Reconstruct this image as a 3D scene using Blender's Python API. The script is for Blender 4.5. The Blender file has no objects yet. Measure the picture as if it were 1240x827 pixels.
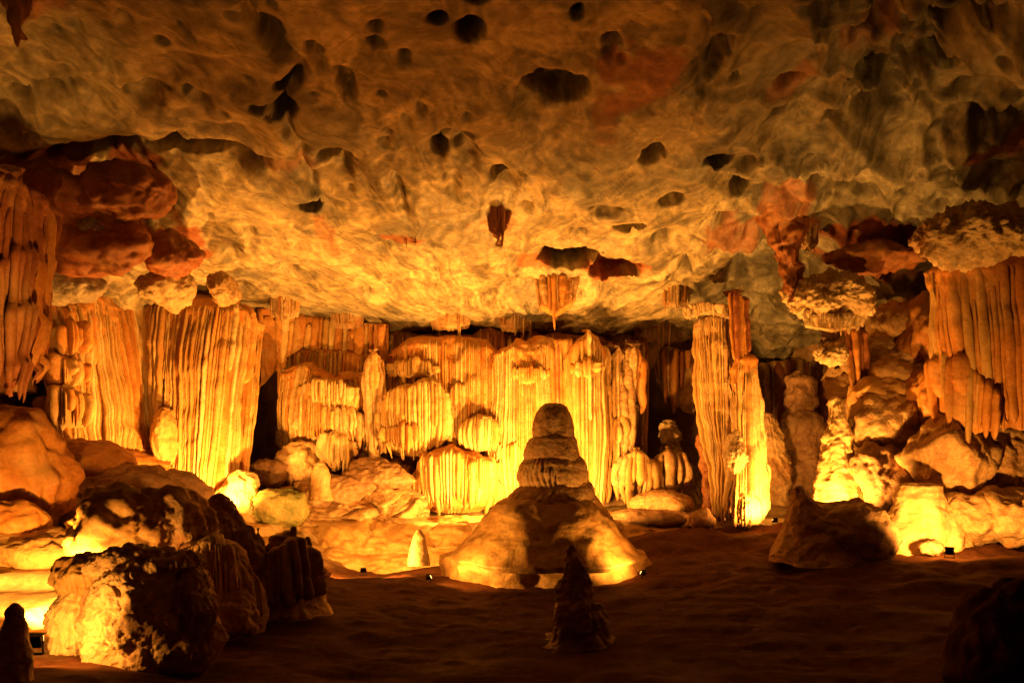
import bpy, bmesh, math, random
import numpy as np

# ------------------------------------------------------------------ scene, camera, world, exposure
sc = bpy.context.scene
col = sc.collection
F_PX, CX, HORIZON, CAM_Z = 973.0, 620.0, 560.0, 3.0

cam_data = bpy.data.cameras.new('camera')
cam_data.sensor_fit = 'HORIZONTAL'
cam_data.sensor_width = 36.0
cam_data.lens = 36.0 * F_PX / 1240.0
cam_data.shift_y = (HORIZON - 413.5) / 1240.0
cam_data.clip_start, cam_data.clip_end = 0.1, 300.0
cam = bpy.data.objects.new('camera', cam_data)
cam.location = (0, 0, CAM_Z)
cam.rotation_euler = (math.radians(90), 0, 0)
col.objects.link(cam)
sc.camera = cam

world = bpy.data.worlds.new('World')
sc.world = world
world.use_nodes = True
world.node_tree.nodes['Background'].inputs['Color'].default_value = (0.0, 0.0, 0.0, 1)   # underground: no sky reaches the chamber
world.node_tree.nodes['Background'].inputs['Strength'].default_value = 0.0

sc.view_settings.view_transform = 'Standard'
sc.view_settings.look = 'None'
sc.view_settings.gamma = 1.0
sc.view_settings.exposure = 0.0
sc.view_settings.use_curve_mapping = False
sc.render.engine = 'CYCLES'
sc.cycles.max_bounces = 3
sc.cycles.diffuse_bounces = 2
sc.cycles.glossy_bounces = 2
sc.cycles.transmission_bounces = 2
sc.cycles.use_denoising = True
sc.cycles.sample_clamp_indirect = 6.0
LIGHT_COLOR = (1.0, 0.395, 0.055)

def P(px, py, Y):
    """a point of the cave at distance Y"""
    return np.array([(px - CX) / F_PX * Y, Y, CAM_Z + (HORIZON - py) / F_PX * Y])

# ------------------------------------------------------------------ noise
_rs = np.random.RandomState(11)
_p = _rs.permutation(256)
PERM = np.concatenate([_p, _p, _p]).astype(np.int32)
_g = _rs.normal(size=(256, 3)); G3 = (_g / np.linalg.norm(_g, axis=1)[:, None]).astype(np.float32)
WJ = _rs.rand(256, 3).astype(np.float32)

def pnoise(p):
    p = np.asarray(p, np.float32)
    pi = np.floor(p).astype(np.int32)
    f = p - pi
    pi &= 255
    u = f * f * f * (f * (f * 6 - 15) + 10)
    out = np.zeros(len(p), np.float32)
    for dx in (0, 1):
        wx = u[:, 0] if dx else 1 - u[:, 0]
        hx = PERM[(pi[:, 0] + dx) & 255]
        for dy in (0, 1):
            wy = wx * (u[:, 1] if dy else 1 - u[:, 1])
            hy = PERM[hx + ((pi[:, 1] + dy) & 255)]
            for dz in (0, 1):
                w = wy * (u[:, 2] if dz else 1 - u[:, 2])
                g = G3[PERM[hy + ((pi[:, 2] + dz) & 255)]]
                out += w * (g[:, 0] * (f[:, 0] - dx) + g[:, 1] * (f[:, 1] - dy) + g[:, 2] * (f[:, 2] - dz))
    return out * 1.5

def fbm(p, octaves=4, lac=2.03, gain=0.5):
    p = np.asarray(p, np.float32); a = 1.0; s = np.zeros(len(p), np.float32)
    for i in range(octaves):
        s += a * pnoise(p + 17.3 * i); p = p * lac; a *= gain
    return s

def ridged(p, octaves=4, lac=2.1, gain=0.5):
    p = np.asarray(p, np.float32); a = 1.0; s = np.zeros(len(p), np.float32)
    for i in range(octaves):
        s += a * (1 - 2 * np.abs(pnoise(p + 9.1 * i))); p = p * lac; a *= gain
    return s

def worley(p):
    p = np.asarray(p, np.float32)
    pi = np.floor(p).astype(np.int32); f = p - pi
    f1 = np.full(len(p), 9.0, np.float32); f2 = f1.copy()
    for dx in (-1, 0, 1):
        hx = PERM[(pi[:, 0] + dx) & 255]
        for dy in (-1, 0, 1):
            hy = PERM[hx + ((pi[:, 1] + dy) & 255)]
            for dz in (-1, 0, 1):
                j = WJ[PERM[hy + ((pi[:, 2] + dz) & 255)]]
                d = (dx + j[:, 0] - f[:, 0]) ** 2 + (dy + j[:, 1] - f[:, 1]) ** 2 + (dz + j[:, 2] - f[:, 2]) ** 2
                f2 = np.minimum(f2, np.maximum(f1, d)); f1 = np.minimum(f1, d)
    return np.sqrt(f1), np.sqrt(f2)

def worley_cells(p):
    """nearest and second nearest distance, and a random triple for the nearest cell"""
    p = np.asarray(p, np.float32); pi = np.floor(p).astype(np.int32); f = p - pi
    f1 = np.full(len(p), 9.0, np.float32); f2 = f1.copy(); idx = np.zeros(len(p), np.int32); off = np.zeros((len(p), 3), np.float32)
    for dx in (-1, 0, 1):
        hx = PERM[(pi[:, 0] + dx) & 255]
        for dy in (-1, 0, 1):
            hy = PERM[hx + ((pi[:, 1] + dy) & 255)]
            for dz in (-1, 0, 1):
                k = PERM[hy + ((pi[:, 2] + dz) & 255)]; j = WJ[k]
                v = np.array([dx, dy, dz], np.float32) + j - f; d = (v * v).sum(1)
                nearer = d < f1
                f2 = np.where(nearer, f1, np.minimum(f2, d)); f1 = np.where(nearer, d, f1); idx = np.where(nearer, k, idx); off[nearer] = v[nearer]
    return np.sqrt(f1), np.sqrt(f2), WJ[(idx * 7 + 13) & 255], off

def sstep(a, b, x):
    t = np.clip((x - a) / (b - a), 0, 1)
    return t * t * (3 - 2 * t)

class RBF:
    """thin-plate surface through control points"""
    def __init__(self, xy, z, lam=0.02):
        xy = np.asarray(xy, float); n = len(xy)
        d = np.linalg.norm(xy[:, None] - xy[None], axis=2)
        K = np.where(d > 0, d * d * np.log(d + 1e-9), 0) + lam * np.eye(n)
        Q = np.c_[np.ones(n), xy]
        A = np.block([[K, Q], [Q.T, np.zeros((3, 3))]])
        s = np.linalg.solve(A, np.r_[z, 0, 0, 0])
        self.xy, self.w, self.a = xy, s[:n], s[n:]
    def __call__(self, x, y):
        x = np.asarray(x, float); y = np.asarray(y, float)
        out = self.a[0] + self.a[1] * x + self.a[2] * y
        for (cx, cy), w in zip(self.xy, self.w):
            d2 = (x - cx) ** 2 + (y - cy) ** 2
            out = out + w * 0.5 * d2 * np.log(d2 + 1e-9)
        return out

# ------------------------------------------------------------------ materials
def limestone(name, c1, c2, c3, streak=0.12, scale=1.2, bump=0.35, rough=0.55, spec=0.35, iron=None, bscale=9.0, mottled=0.0, grey=None, dist=0.5, flow=None, veil=False):
    m = bpy.data.materials.new(name); m.use_nodes = True
    nt = m.node_tree; N = nt.nodes; L = nt.links
    bs = N['Principled BSDF']
    geo = N.new('ShaderNodeNewGeometry')
    mp = N.new('ShaderNodeMapping'); mp.inputs['Scale'].default_value = (1, 1, streak)
    L.new(geo.outputs['Position'], mp.inputs['Vector'])
    def noise(sc_, det, src, d=0.0, ro=0.55):
        n = N.new('ShaderNodeTexNoise'); n.inputs['Scale'].default_value = sc_; n.inputs['Detail'].default_value = det
        n.inputs['Distortion'].default_value = d; n.inputs['Roughness'].default_value = ro
        L.new(src, n.inputs['Vector']); return n
    def ramp(src, a, b):
        r = N.new('ShaderNodeMapRange'); r.inputs['From Min'].default_value = a; r.inputs['From Max'].default_value = b
        L.new(src, r.inputs['Value']); return r.outputs['Result']
    def mix(fac, a, b, mode='MIX'):
        x = N.new('ShaderNodeMix'); x.data_type = 'RGBA'; x.blend_type = mode
        if isinstance(fac, float): x.inputs['Factor'].default_value = fac
        else: L.new(fac, x.inputs['Factor'])
        for s, v in ((x.inputs[6], a), (x.inputs[7], b)):
            if isinstance(v, tuple): s.default_value = (*v, 1)
            else: L.new(v, s)
        return x.outputs[2]
    n1 = noise(scale * 2.4, 4, mp.outputs[0], dist)
    n2 = noise(scale * 0.55, 3, geo.outputs['Position'], dist * 1.4)
    n3 = noise(scale * 9, 3, geo.outputs['Position'], 0.2)
    c = mix(ramp(n1.outputs['Fac'], 0.36, 0.64), c1, c2)
    c = mix(ramp(n2.outputs['Fac'], 0.52, 0.74), c, c3)
    if mottled:
        n4 = noise(scale * 1.5, 4, geo.outputs['Position'], 1.2, 0.6)
        c = mix(ramp(n4.outputs['Fac'], 0.50, 0.62), c, mix(0.0 + mottled, c, grey or c3))
        n5 = noise(scale * 0.7, 4, geo.outputs['Position'], 0.9, 0.55)
        v = N.new('ShaderNodeMath'); v.operation = 'SUBTRACT'; L.new(n5.outputs['Fac'], v.inputs[0]); v.inputs[1].default_value = 0.5
        w = N.new('ShaderNodeMath'); w.operation = 'ABSOLUTE'; L.new(v.outputs[0], w.inputs[0])
        vein = ramp(w.outputs[0], 0.05, 0.0)
        vm = N.new('ShaderNodeMath'); vm.operation = 'MULTIPLY'; L.new(vein, vm.inputs[0]); vm.inputs[1].default_value = 0.4
        c = mix(vm.outputs[0], c, tuple(min(1, k * 1.45) for k in c1))
    if flow:
        at2 = N.new('ShaderNodeAttribute'); at2.attribute_name = 'flow'
        c = mix(at2.outputs['Fac'], c, mix(ramp(n1.outputs['Fac'], 0.35, 0.65), flow, tuple(k * 0.72 for k in flow)))
    if veil:
        av = N.new('ShaderNodeAttribute'); av.attribute_name = 'veil'
        r_ = ramp(av.outputs['Fac'], -0.45, 0.45); r_.node.inputs['To Min'].default_value = 0.45; r_.node.inputs['To Max'].default_value = 1.4
        ag = N.new('ShaderNodeAttribute'); ag.attribute_name = 'greyness'
        c = mix(ag.outputs['Fac'], c, mix(ramp(n1.outputs['Fac'], 0.35, 0.65), (0.23, 0.215, 0.165), (0.14, 0.13, 0.10)))
        c = mix(1.0, c, r_, 'MULTIPLY')
    if iron:
        at = N.new('ShaderNodeAttribute'); at.attribute_name = 'iron'
        c = mix(at.outputs['Fac'], c, mix(ramp(n1.outputs['Fac'], 0.35, 0.65), iron, tuple(k * 0.6 for k in iron)))
    oi = N.new('ShaderNodeObjectInfo')
    hv = N.new('ShaderNodeHueSaturation'); L.new(c, hv.inputs['Color'])
    L.new(ramp(oi.outputs['Random'], 0, 1), hv.inputs['Value'])
    vr = hv.inputs['Value'].links[0].from_node; vr.inputs['To Min'].default_value = 0.82; vr.inputs['To Max'].default_value = 1.12
    fine = mix(ramp(n3.outputs['Fac'], 0.3, 0.7), (0.80, 0.78, 0.76), (1.1, 1.1, 1.1))
    c = mix(1.0, hv.outputs['Color'], fine, 'MULTIPLY')
    L.new(c, bs.inputs['Base Color'])
    bs.inputs['Roughness'].default_value = rough
    rr = ramp(n2.outputs['Fac'], 0.3, 0.7); rn = rr.node
    rn.inputs['To Min'].default_value = rough - 0.12; rn.inputs['To Max'].default_value = rough + 0.15
    L.new(rr, bs.inputs['Roughness'])
    bs.inputs['Specular IOR Level'].default_value = spec
    nb = noise(bscale, 4, geo.outputs['Position'], 0.0, 0.62)
    bp = N.new('ShaderNodeBump'); bp.inputs['Strength'].default_value = bump; bp.inputs['Distance'].default_value = 0.06
    L.new(nb.outputs['Fac'], bp.inputs['Height']); L.new(bp.outputs['Normal'], bs.inputs['Normal'])
    return m

def plain(name, c, rough=0.5, metal=0.0, emit=None):
    m = bpy.data.materials.new(name); m.use_nodes = True
    nt = m.node_tree; b = nt.nodes['Principled BSDF']
    b.inputs['Roughness'].default_value = rough; b.inputs['Metallic'].default_value = metal
    n = nt.nodes.new('ShaderNodeTexNoise'); n.inputs['Scale'].default_value = 30
    r = nt.nodes.new('ShaderNodeMix'); r.data_type = 'RGBA'
    r.inputs[6].default_value = (*[k * 0.7 for k in c], 1); r.inputs[7].default_value = (*[min(1, k * 1.3) for k in c], 1)
    nt.links.new(n.outputs['Fac'], r.inputs['Factor']); nt.links.new(r.outputs[2], b.inputs['Base Color'])
    if emit:
        b.inputs['Emission Color'].default_value = (*emit[0], 1); b.inputs['Emission Strength'].default_value = emit[1]
    return m

M = {
 'cream':  limestone('cream_flowstone', (0.56, 0.37, 0.15), (0.45, 0.25, 0.075), (0.42, 0.20, 0.055), streak=0.07, bump=0.35),
 'pale':   limestone('pale_flowstone', (0.68, 0.51, 0.28), (0.56, 0.38, 0.16), (0.48, 0.27, 0.10), streak=0.07, bump=0.3),
 'orange': limestone('orange_flowstone', (0.56, 0.27, 0.07), (0.46, 0.18, 0.04), (0.58, 0.36, 0.14), streak=0.06, bump=0.35),
 'rust':   limestone('rust_flowstone', (0.34, 0.13, 0.05), (0.24, 0.075, 0.03), (0.42, 0.22, 0.09), streak=0.08, bump=0.4),
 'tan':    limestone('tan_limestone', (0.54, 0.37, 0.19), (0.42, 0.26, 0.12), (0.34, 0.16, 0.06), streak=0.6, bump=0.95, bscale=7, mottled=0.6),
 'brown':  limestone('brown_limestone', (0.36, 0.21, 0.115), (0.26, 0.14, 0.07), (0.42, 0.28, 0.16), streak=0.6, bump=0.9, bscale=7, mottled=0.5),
 'mossy':  limestone('lichen_tinged_limestone', (0.44, 0.36, 0.14), (0.32, 0.30, 0.10), (0.20, 0.28, 0.09), streak=0.8, bump=0.9, mottled=0.4),
 'crust':  limestone('popcorn_crust', (0.60, 0.46, 0.27), (0.44, 0.30, 0.15), (0.36, 0.21, 0.09), streak=0.9, bump=0.9, bscale=14),
 'wall':   limestone('wall_limestone', (0.50, 0.34, 0.18), (0.38, 0.23, 0.11), (0.34, 0.16, 0.06), streak=0.12, bump=0.6),
 'ceil':   limestone('ceiling_limestone', (0.42, 0.35, 0.21), (0.29, 0.235, 0.145), (0.20, 0.155, 0.10), streak=1.0, scale=0.9, bump=0.55, bscale=4.5, mottled=0.8,
                     grey=(0.19, 0.165, 0.12), iron=(0.33, 0.11, 0.045), dist=0.7, rough=0.5, veil=True),
 'grey':   limestone('grey_limestone', (0.34, 0.29, 0.21), (0.24, 0.20, 0.14), (0.30, 0.22, 0.13), streak=0.5, bump=0.6, mottled=0.5),
 'floor':  limestone('cave_floor_earth', (0.095, 0.034, 0.013), (0.062, 0.021, 0.008), (0.115, 0.050, 0.021), streak=1.0, bump=0.3, rough=0.85, spec=0.1, bscale=12, flow=(0.58, 0.40, 0.20)),
 'ledge':  limestone('ledge_flowstone', (0.58, 0.38, 0.15), (0.46, 0.26, 0.09), (0.40, 0.20, 0.06), streak=0.4, bump=0.6),
 'black':  plain('black_metal', (0.012, 0.011, 0.010), 0.45, 0.6),
 'lens':   plain('lamp_glass', (0.8, 0.6, 0.3), 0.2, 0, ((1.0, 0.55, 0.14), 12.0)),
 'cable':  plain('black_rubber', (0.01, 0.01, 0.01), 0.6),
}

# ------------------------------------------------------------------ objects
def to_mesh(name, v, faces):
    v = np.ascontiguousarray(v, np.float32); faces = np.ascontiguousarray(faces, np.int32)
    me = bpy.data.meshes.new(name); k = faces.shape[1]
    me.vertices.add(len(v)); me.vertices.foreach_set('co', v.ravel())
    me.loops.add(faces.size); me.loops.foreach_set('vertex_index', faces.ravel())
    me.polygons.add(len(faces)); me.polygons.foreach_set('loop_start', np.arange(0, faces.size, k, dtype=np.int32))
    me.update(calc_edges=True)
    me.polygons.foreach_set('use_smooth', np.ones(len(faces), bool))
    return me

def grid_faces(nu, nv, wrap=False):
    i = np.arange(nu if wrap else nu - 1); j = np.arange(nv - 1)
    I, J = np.meshgrid(i, j, indexing='ij'); I2 = (I + 1) % nu
    return np.stack([I * nv + J, I2 * nv + J, I2 * nv + J + 1, I * nv + J + 1], -1).reshape(-1, 4)

def base_of(o):
    while o.parent: o = o.parent
    return np.array(o.location)

def tag(o, label, cat, group=None):
    o['label'] = label; o['category'] = cat
    if group: o['group'] = group
    return o

def thing(name, label, cat, loc, group=None):
    o = bpy.data.objects.new(name, None); o.empty_display_size = 0.3
    o.location = [float(k) for k in loc]; col.objects.link(o)
    return tag(o, label, cat, group)

def obj(name, v, faces, mat, parent=None, base=None, flip=False):
    v = np.asarray(v, float); faces = np.asarray(faces)
    if flip: faces = faces[:, ::-1]
    b = base_of(parent) if parent else (np.array(base) if base is not None else np.zeros(3))
    me = to_mesh(name, v - b, faces); me.materials.append(M[mat])
    o = bpy.data.objects.new(name, me)
    if parent: o.parent = parent
    else: o.location = b
    col.objects.link(o)
    return o

def structure(o):
    o['kind'] = 'structure'; return o

# ------------------------------------------------------------------ ceiling
def _ceil_ctrl():
    pts = []
    for X in (-26, -13, 0, 13, 26):
        pts += [(X, -14, 10.0), (X, 0, 11.2), (X, 9, 11.6)]
    for X in (-16, -8, 0, 8, 16): pts.append((X, 15, 11.7 - 0.012 * abs(X)))
    for X in (-6, 0, 6): pts += [(X, 20, 11.1), (X, 24, 10.2), (X, 28, 9.25)]
    for X in (-10, -6, 0, 5): pts.append((X, 32, 8.35))
    for X in (-14, 14): pts.append((X, 19.5, 10.9))
    pts += [(-10.5, 26, 9.3), (-15, 25.5, 8.6), (-20, 25, 8.2), (10, 24, 9.9), (10, 28, 9.0), (9, 33, 8.2), (11, 37, 7.6), (4, 37, 7.4), (-6, 37, 7.4),
            (15, 24, 9.2), (20, 22, 8.6), (0, 42, 6.8), (14, 42, 6.8), (-14, 36, 7), (24, 32, 7), (18, 30, 7.5)]
    a = np.array(pts, float)
    return RBF(a[:, :2], a[:, 2])
CEIL = _ceil_ctrl()

def on_ceiling(px, py):
    Y = np.linspace(6, 38, 640)
    zc = CEIL((px - CX) / F_PX * Y, Y); zr = CAM_Z + (HORIZON - py) / F_PX * Y
    k = np.argmax(zr > zc)
    return P(px, py, Y[k] if k else 37.0)

# solution pockets: px, py, half width, half height (in the photograph), depth
POCKETS = [(580, 12, 15, 12, .5), (529, 34, 15, 9, .45), (569, 52, 20, 15, .6), (456, 41, 9, 9, .2), (700, 32, 10, 11, .5), (196, 60, 12, 6, .45),
 (348, 96, 24, 13, .5), (344, 134, 19, 16, .45), (312, 123, 12, 6, .4), (493, 150, 8, 14, .16), (511, 138, 7, 14, .16), (531, 180, 11, 15, .6),
 (553, 172, 22, 16, .3), (566, 185, 20, 18, .2), (606, 207, 13, 10, .55), (618, 216, 26, 14, .25), (672, 112, 50, 20, .55), (640, 135, 24, 22, .18),
 (375, 248, 17, 10, .55), (491, 79, 11, 7, .25), (463, 119, 7, 4, .25), (470, 165, 4, 9, .15), (486, 236, 10, 28, .22), (548, 220, 14, 18, .16),
 (405, 195, 24, 13, .45), (412, 205, 28, 18, .2), (690, 322, 50, 17, .95), (745, 335, 36, 12, .6), (442, 354, 14, 6, .3), (560, 368, 10, 4, .2),
 (790, 185, 18, 22, .5), (815, 240, 20, 10, .4), (735, 250, 24, 10, .35), (765, 270, 26, 8, .4),
 (1070, 45, 30, 34, .7), (1150, 35, 52, 42, .9), (1085, 130, 75, 52, .8), (860, 85, 28, 34, .45), (870, 195, 22, 12, .5), (900, 205, 16, 12, .5),
 (945, 155, 16, 10, .4), (955, 120, 18, 14, .4), (990, 230, 20, 10, .4), (1010, 168, 14, 20, .3), (895, 235, 14, 10, .45), (1040, 255, 30, 10, .4),
 (1200, 170, 40, 16, .6), (1215, 40, 14, 5, .2), (180, 125, 34, 14, .25), (240, 130, 22, 16, .3), (100, 180, 14, 6, .4), (60, 120, 22, 8, .35),
 (25, 125, 18, 7, .35), (280, 318, 18, 14, .3), (225, 40, 8, 14, .18), (90, 60, 14, 10, .25), (130, 95, 20, 9, .2), (330, 40, 20, 24, .3),
 (420, 110, 14, 24, .35), (385, 70, 12, 30, .35), (640, 250, 8, 5, .2), (700, 285, 14, 6, .25), (850, 300, 16, 8, .4), (880, 275, 20, 10, .4),
 (930, 270, 16, 10, .45), (640, 5, 45, 12, .35), (740, 70, 16, 18, .3), (240, 200, 90, 10, .5), (110, 213, 70, 8, .4), (45, 205, 60, 7, .5), (300, 205, 40, 10, .4),
 (520, 290, 12, 5, .2), (460, 300, 16, 6, .2), (350, 330, 20, 7, .25), (600, 340, 18, 5, .2), (820, 340, 20, 7, .3), (890, 345, 22, 8, .3)]

# pockets that run back under the roof: undercut per unit of depth
DEEP = {(690, 322): 2.4, (745, 335): 2.2, (580, 12): .9, (529, 34): .9, (569, 52): .9, (196, 60): .9, (348, 96): .9, (344, 134): .9, (531, 180): 1.0, (606, 207): 1.0, (672, 112): .8, (375, 248): 1.1, (700, 32): .9, (405, 195): .9, (312, 123): .9, (790, 185): .8, (765, 270): 1.2, (815, 240): 1.0, (895, 235): 1.0, (870, 195): 1.0, (240, 200): 1.5, (110, 213): 1.2}
def build_ceiling():
    xs = np.r_[np.linspace(-34, -21, 14)[:-1], np.arange(-21, 21, 0.060), np.linspace(21, 34, 14)]
    ys = np.r_[np.linspace(-16, 10, 50)[:-1], np.arange(10, 34.5, 0.074), np.linspace(34.5, 44, 40)]
    nx, ny = len(xs), len(ys)
    X, Yg = [a.ravel() for a in np.meshgrid(xs, ys, indexing='ij')]
    base = CEIL(X, Yg)
    p = np.stack([X, Yg, np.zeros_like(X)], 1)
    warp = np.stack([fbm(p * 0.5 + 3, 3), fbm(p * 0.5 + 31, 3), np.zeros_like(X)], 1)
    z = base + 0.42 * fbm(p * 0.16 + 5, 3) + 0.06 * fbm(p * 0.7, 3)
    right = sstep(3.0, 8.0, X - 0.1 * (Yg - 18)); left = sstep(-4, -9, X)
    # wide scallops swept across the right, smaller ones in the middle
    q = p.copy(); a = math.radians(38)
    qr = np.stack([q[:, 0] * math.cos(a) + q[:, 1] * math.sin(a), (-q[:, 0] * math.sin(a) + q[:, 1] * math.cos(a)) * 1.7, q[:, 2]], 1) * 0.36 + warp * 0.35
    f1, f2 = worley(qr + 4.2)
    z += right * (1.15 * (0.45 - f1 ** 2)) + right * 0.12 * sstep(0.12, 0.0, f2 - f1) * -1
    f1, f2 = worley(p * 0.8 + warp * 0.5 + 40)
    z += (0.16 + 0.04 * right) * np.clip(0.40 - f1, 0, 1) ** 1.0 * 1.1 * (0.35 + 0.65 * sstep(-0.1, 0.35, fbm(p * 0.22 + 9, 2)))
    f1, f2 = worley(p * 2.1 + warp * 0.5 + 70)
    z += 0.16 * np.clip(0.36 - f1, 0, 1) * sstep(-0.05, 0.3, fbm(p * 0.35 + 19, 2)) * 1.6
    z += 0.05 * ridged(p * 1.1 + warp * 0.8 + 2, 4) * (0.15 + 0.7 * right) + 0.022 * fbm(p * 2.6 + 1, 4) + 0.008 * ridged(p * 2.2 + warp + 11, 3)
    # water-worn flutes fanning out from the middle of the back wall
    ang = np.arctan2(X + 1.0, 35.5 - Yg); rad = np.hypot(X + 1.0, 35.5 - Yg)
    pol = np.stack([ang * 9 + .5 * warp[:, 0], rad * .22 + .3 * warp[:, 1], 0 * ang], 1)
    z += (0.035 + 0.17 * right + .04 * left) * ridged(pol + 3, 3) + 0.03 * fbm(pol * np.array([3, 2, 1]) + 8, 3)
    veil = fbm(pol * np.array([1.6, 1.3, 1]) + warp * .9 + 21, 5) * .6 + .55 * fbm(pol * np.array([9, 2.5, 1]) + warp * 1.0 + 2, 4) + .25 * fbm(p * .9 + warp + 66, 5)
    greyness = np.clip(sstep(2.0, 9.0, X - .3 * (Yg - 20)) * .85 + .8 * sstep(.1, .45, fbm(p * .3 + 44, 4)) + .5 * left * sstep(20, 16, Yg), 0, 1)  # grey rock tone; also darkens the near roof in place of light falloff
    # bedding cracks: steps in the rock
    crack = np.abs(X + 5.0 + 0.10 * (Yg - 18) + 0.35 * warp[:, 0] * 2)
    cm = sstep(13, 15, Yg) * sstep(25, 22, Yg)
    z += cm * (0.22 * sstep(0.22, 0.0, crack) - 0.25 * sstep(0, 0.5, -(X + 5.0 + 0.10 * (Yg - 18) + 0.7 * warp[:, 0])) * sstep(2.6, 0.6, crack))
    for (cx0, cy0, ang, ln, amp) in ((1.5, 21.5, -0.35, 7, .22), (4, 26.5, 0.1, 5, .3), (-2, 25.3, .15, 5, .16), (7, 22.5, .5, 5, .3), (-9, 21.0, .0, 7, .3), (2.5, 28.2, .05, 7, .25), (10, 19, .7, 6, .3), (-10, 16.5, -.4, 6, .2), (5.5, 24.2, -.1, 4, .25), (9, 26, .2, 4, .35)):
        dx, dy = X - cx0, Yg - cy0
        s = dx * math.cos(ang) + dy * math.sin(ang); t = -dx * math.sin(ang) + dy * math.cos(ang) + 0.9 * warp[:, 1] + .3 * warp[:, 0]
        w = np.exp(-(s / ln * 1.6) ** 2)
        z += amp * w * (sstep(-0.06, 0.10, t) * sstep(1.8, .1, t))
    # pockets
    pw = fbm(p * 1.6 + 50, 3) * 0.22
    yshift = np.zeros_like(z)
    rs = np.random.RandomState(5); small = []
    for _ in range(80):
        px, py = rs.uniform(-40, 1280), rs.uniform(-30, 375) ** 1.0; k = rs.uniform(.3, 1) ** 2 * (1.5 if px > 780 else 1)
        small.append((px, py, 3 + 9 * k, 2 + 6 * k * rs.uniform(.5, 1.3), .08 + .25 * k * rs.uniform(.4, 1)))
    for i, (px, py, rx, ry, dp) in enumerate(POCKETS + small):
        c = on_ceiling(px, py); c2 = on_ceiling(px, py - ry); c3 = on_ceiling(px, py + ry)
        ax = .9 * rx / F_PX * c[1]; ay = max(0.12, .85 * (c3[1] - c2[1]) / 2)
        ax = max(ax, .12)
        mask = (np.abs(X - c[0]) < ax * 1.7) & (np.abs(Yg - c[1]) < ay * 2.6)
        dy_ = (Yg[mask] - c[1]) / ay + .25
        r = np.sqrt(((X[mask] - c[0]) / ax) ** 2 + np.where(dy_ > 0, dy_ * .62, dy_ * 1.15) ** 2) + 1.3 * pw[mask]
        deep = (px, py) in DEEP
        if deep: r = np.sqrt(((X[mask] - c[0]) / ax) ** 2 + ((Yg[mask] - c[1]) / ay) ** 2) + 1.3 * pw[mask]
        prof = sstep(1.0, .72, r) if deep else np.where(dy_ < 0, sstep(1.0, .72, r), sstep(1.0, .1, r))
        yshift[mask] += (DEEP[(px, py)] if deep else .35 if i < len(POCKETS) else .1) * dp * prof
        z[mask] += 1.25 * dp * prof + 0.12 * dp * sstep(1.4, 0.7, r)
    # left: the red shelf under the lip, hanging below the roof
    sh = sstep(-8.6, -9.6, X + 0.25 * (Yg - 22) + 0.6 * warp[:, 0]) * sstep(20.2, 20.9, Yg + 0.5 * warp[:, 1] + .1 * (X + 13))
    lip = sstep(-7.5, -9, X) * np.exp(-((Yg - 19.4 + .5 * warp[:, 1]) / 0.7) ** 2)
    z += -0.45 * lip + sh * (0.15 - 0.45 * sstep(20.9, 24.5, Yg)) + sh * 0.25 * ridged(p * 0.6 + warp * .6 + 80, 3)
    # right: broken blocks above the boulders
    br = sstep(6.5, 8.0, X) * sstep(20.5, 22, Yg)
    f1, f2 = worley(p * np.array([0.7, 0.55, 1]) + warp * 0.4 + 90)
    z += br * 0.35 * (f1 - 0.4)
    v = np.stack([X, Yg + yshift, z], 1)
    o = obj('ceiling', v, grid_faces(nx, ny), 'ceil')
    # iron staining of the rock itself
    iron = np.zeros(len(X)); wj = fbm(p * 1.3 + 12, 4)
    for (px, py, rx, ry, s) in ((60, 225, 75, 30, .8), (160, 235, 45, 22, 1.), (110, 280, 70, 40, .8), (205, 300, 45, 28, 1.), (775, 95, 50, 40, .8), (730, 140, 20, 40, .5), (745, 335, 36, 12, 1.), (650, 325, 26, 12, .8), (490, 283, 24, 8, .8), (350, 205, 40, 10, .5),
                               (1050, 300, 90, 16, 1.), (960, 120, 24, 22, .6), (1050, 60, 30, 40, .4), (1215, 200, 40, 26, .7), (880, 300, 50, 18, .6), (950, 255, 30, 30, .7), (395, 290, 12, 30, .5), (600, 262, 36, 10, .5), (25, 25, 40, 30, .6), (1030, 330, 80, 14, .8)):
        c = on_ceiling(px, py); c2 = on_ceiling(px, py - ry); c3 = on_ceiling(px, py + ry)
        ax = rx / F_PX * c[1]; ay = max(.25, (c3[1] - c2[1]) / 2)
        r = np.sqrt(((X - c[0]) / ax) ** 2 + ((Yg - c[1]) / ay) ** 2) + 0.6 * wj
        iron = np.maximum(iron, s * sstep(1.0, 0.7, r))
    for nm, arr in (('veil', veil), ('greyness', greyness)):
        at = o.data.attributes.new(nm, 'FLOAT', 'POINT'); at.data.foreach_set('value', arr.astype(np.float32))
    at = o.data.attributes.new('iron', 'FLOAT', 'POINT'); at.data.foreach_set('value', iron.astype(np.float32))
    return structure(o)
build_ceiling()

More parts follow.
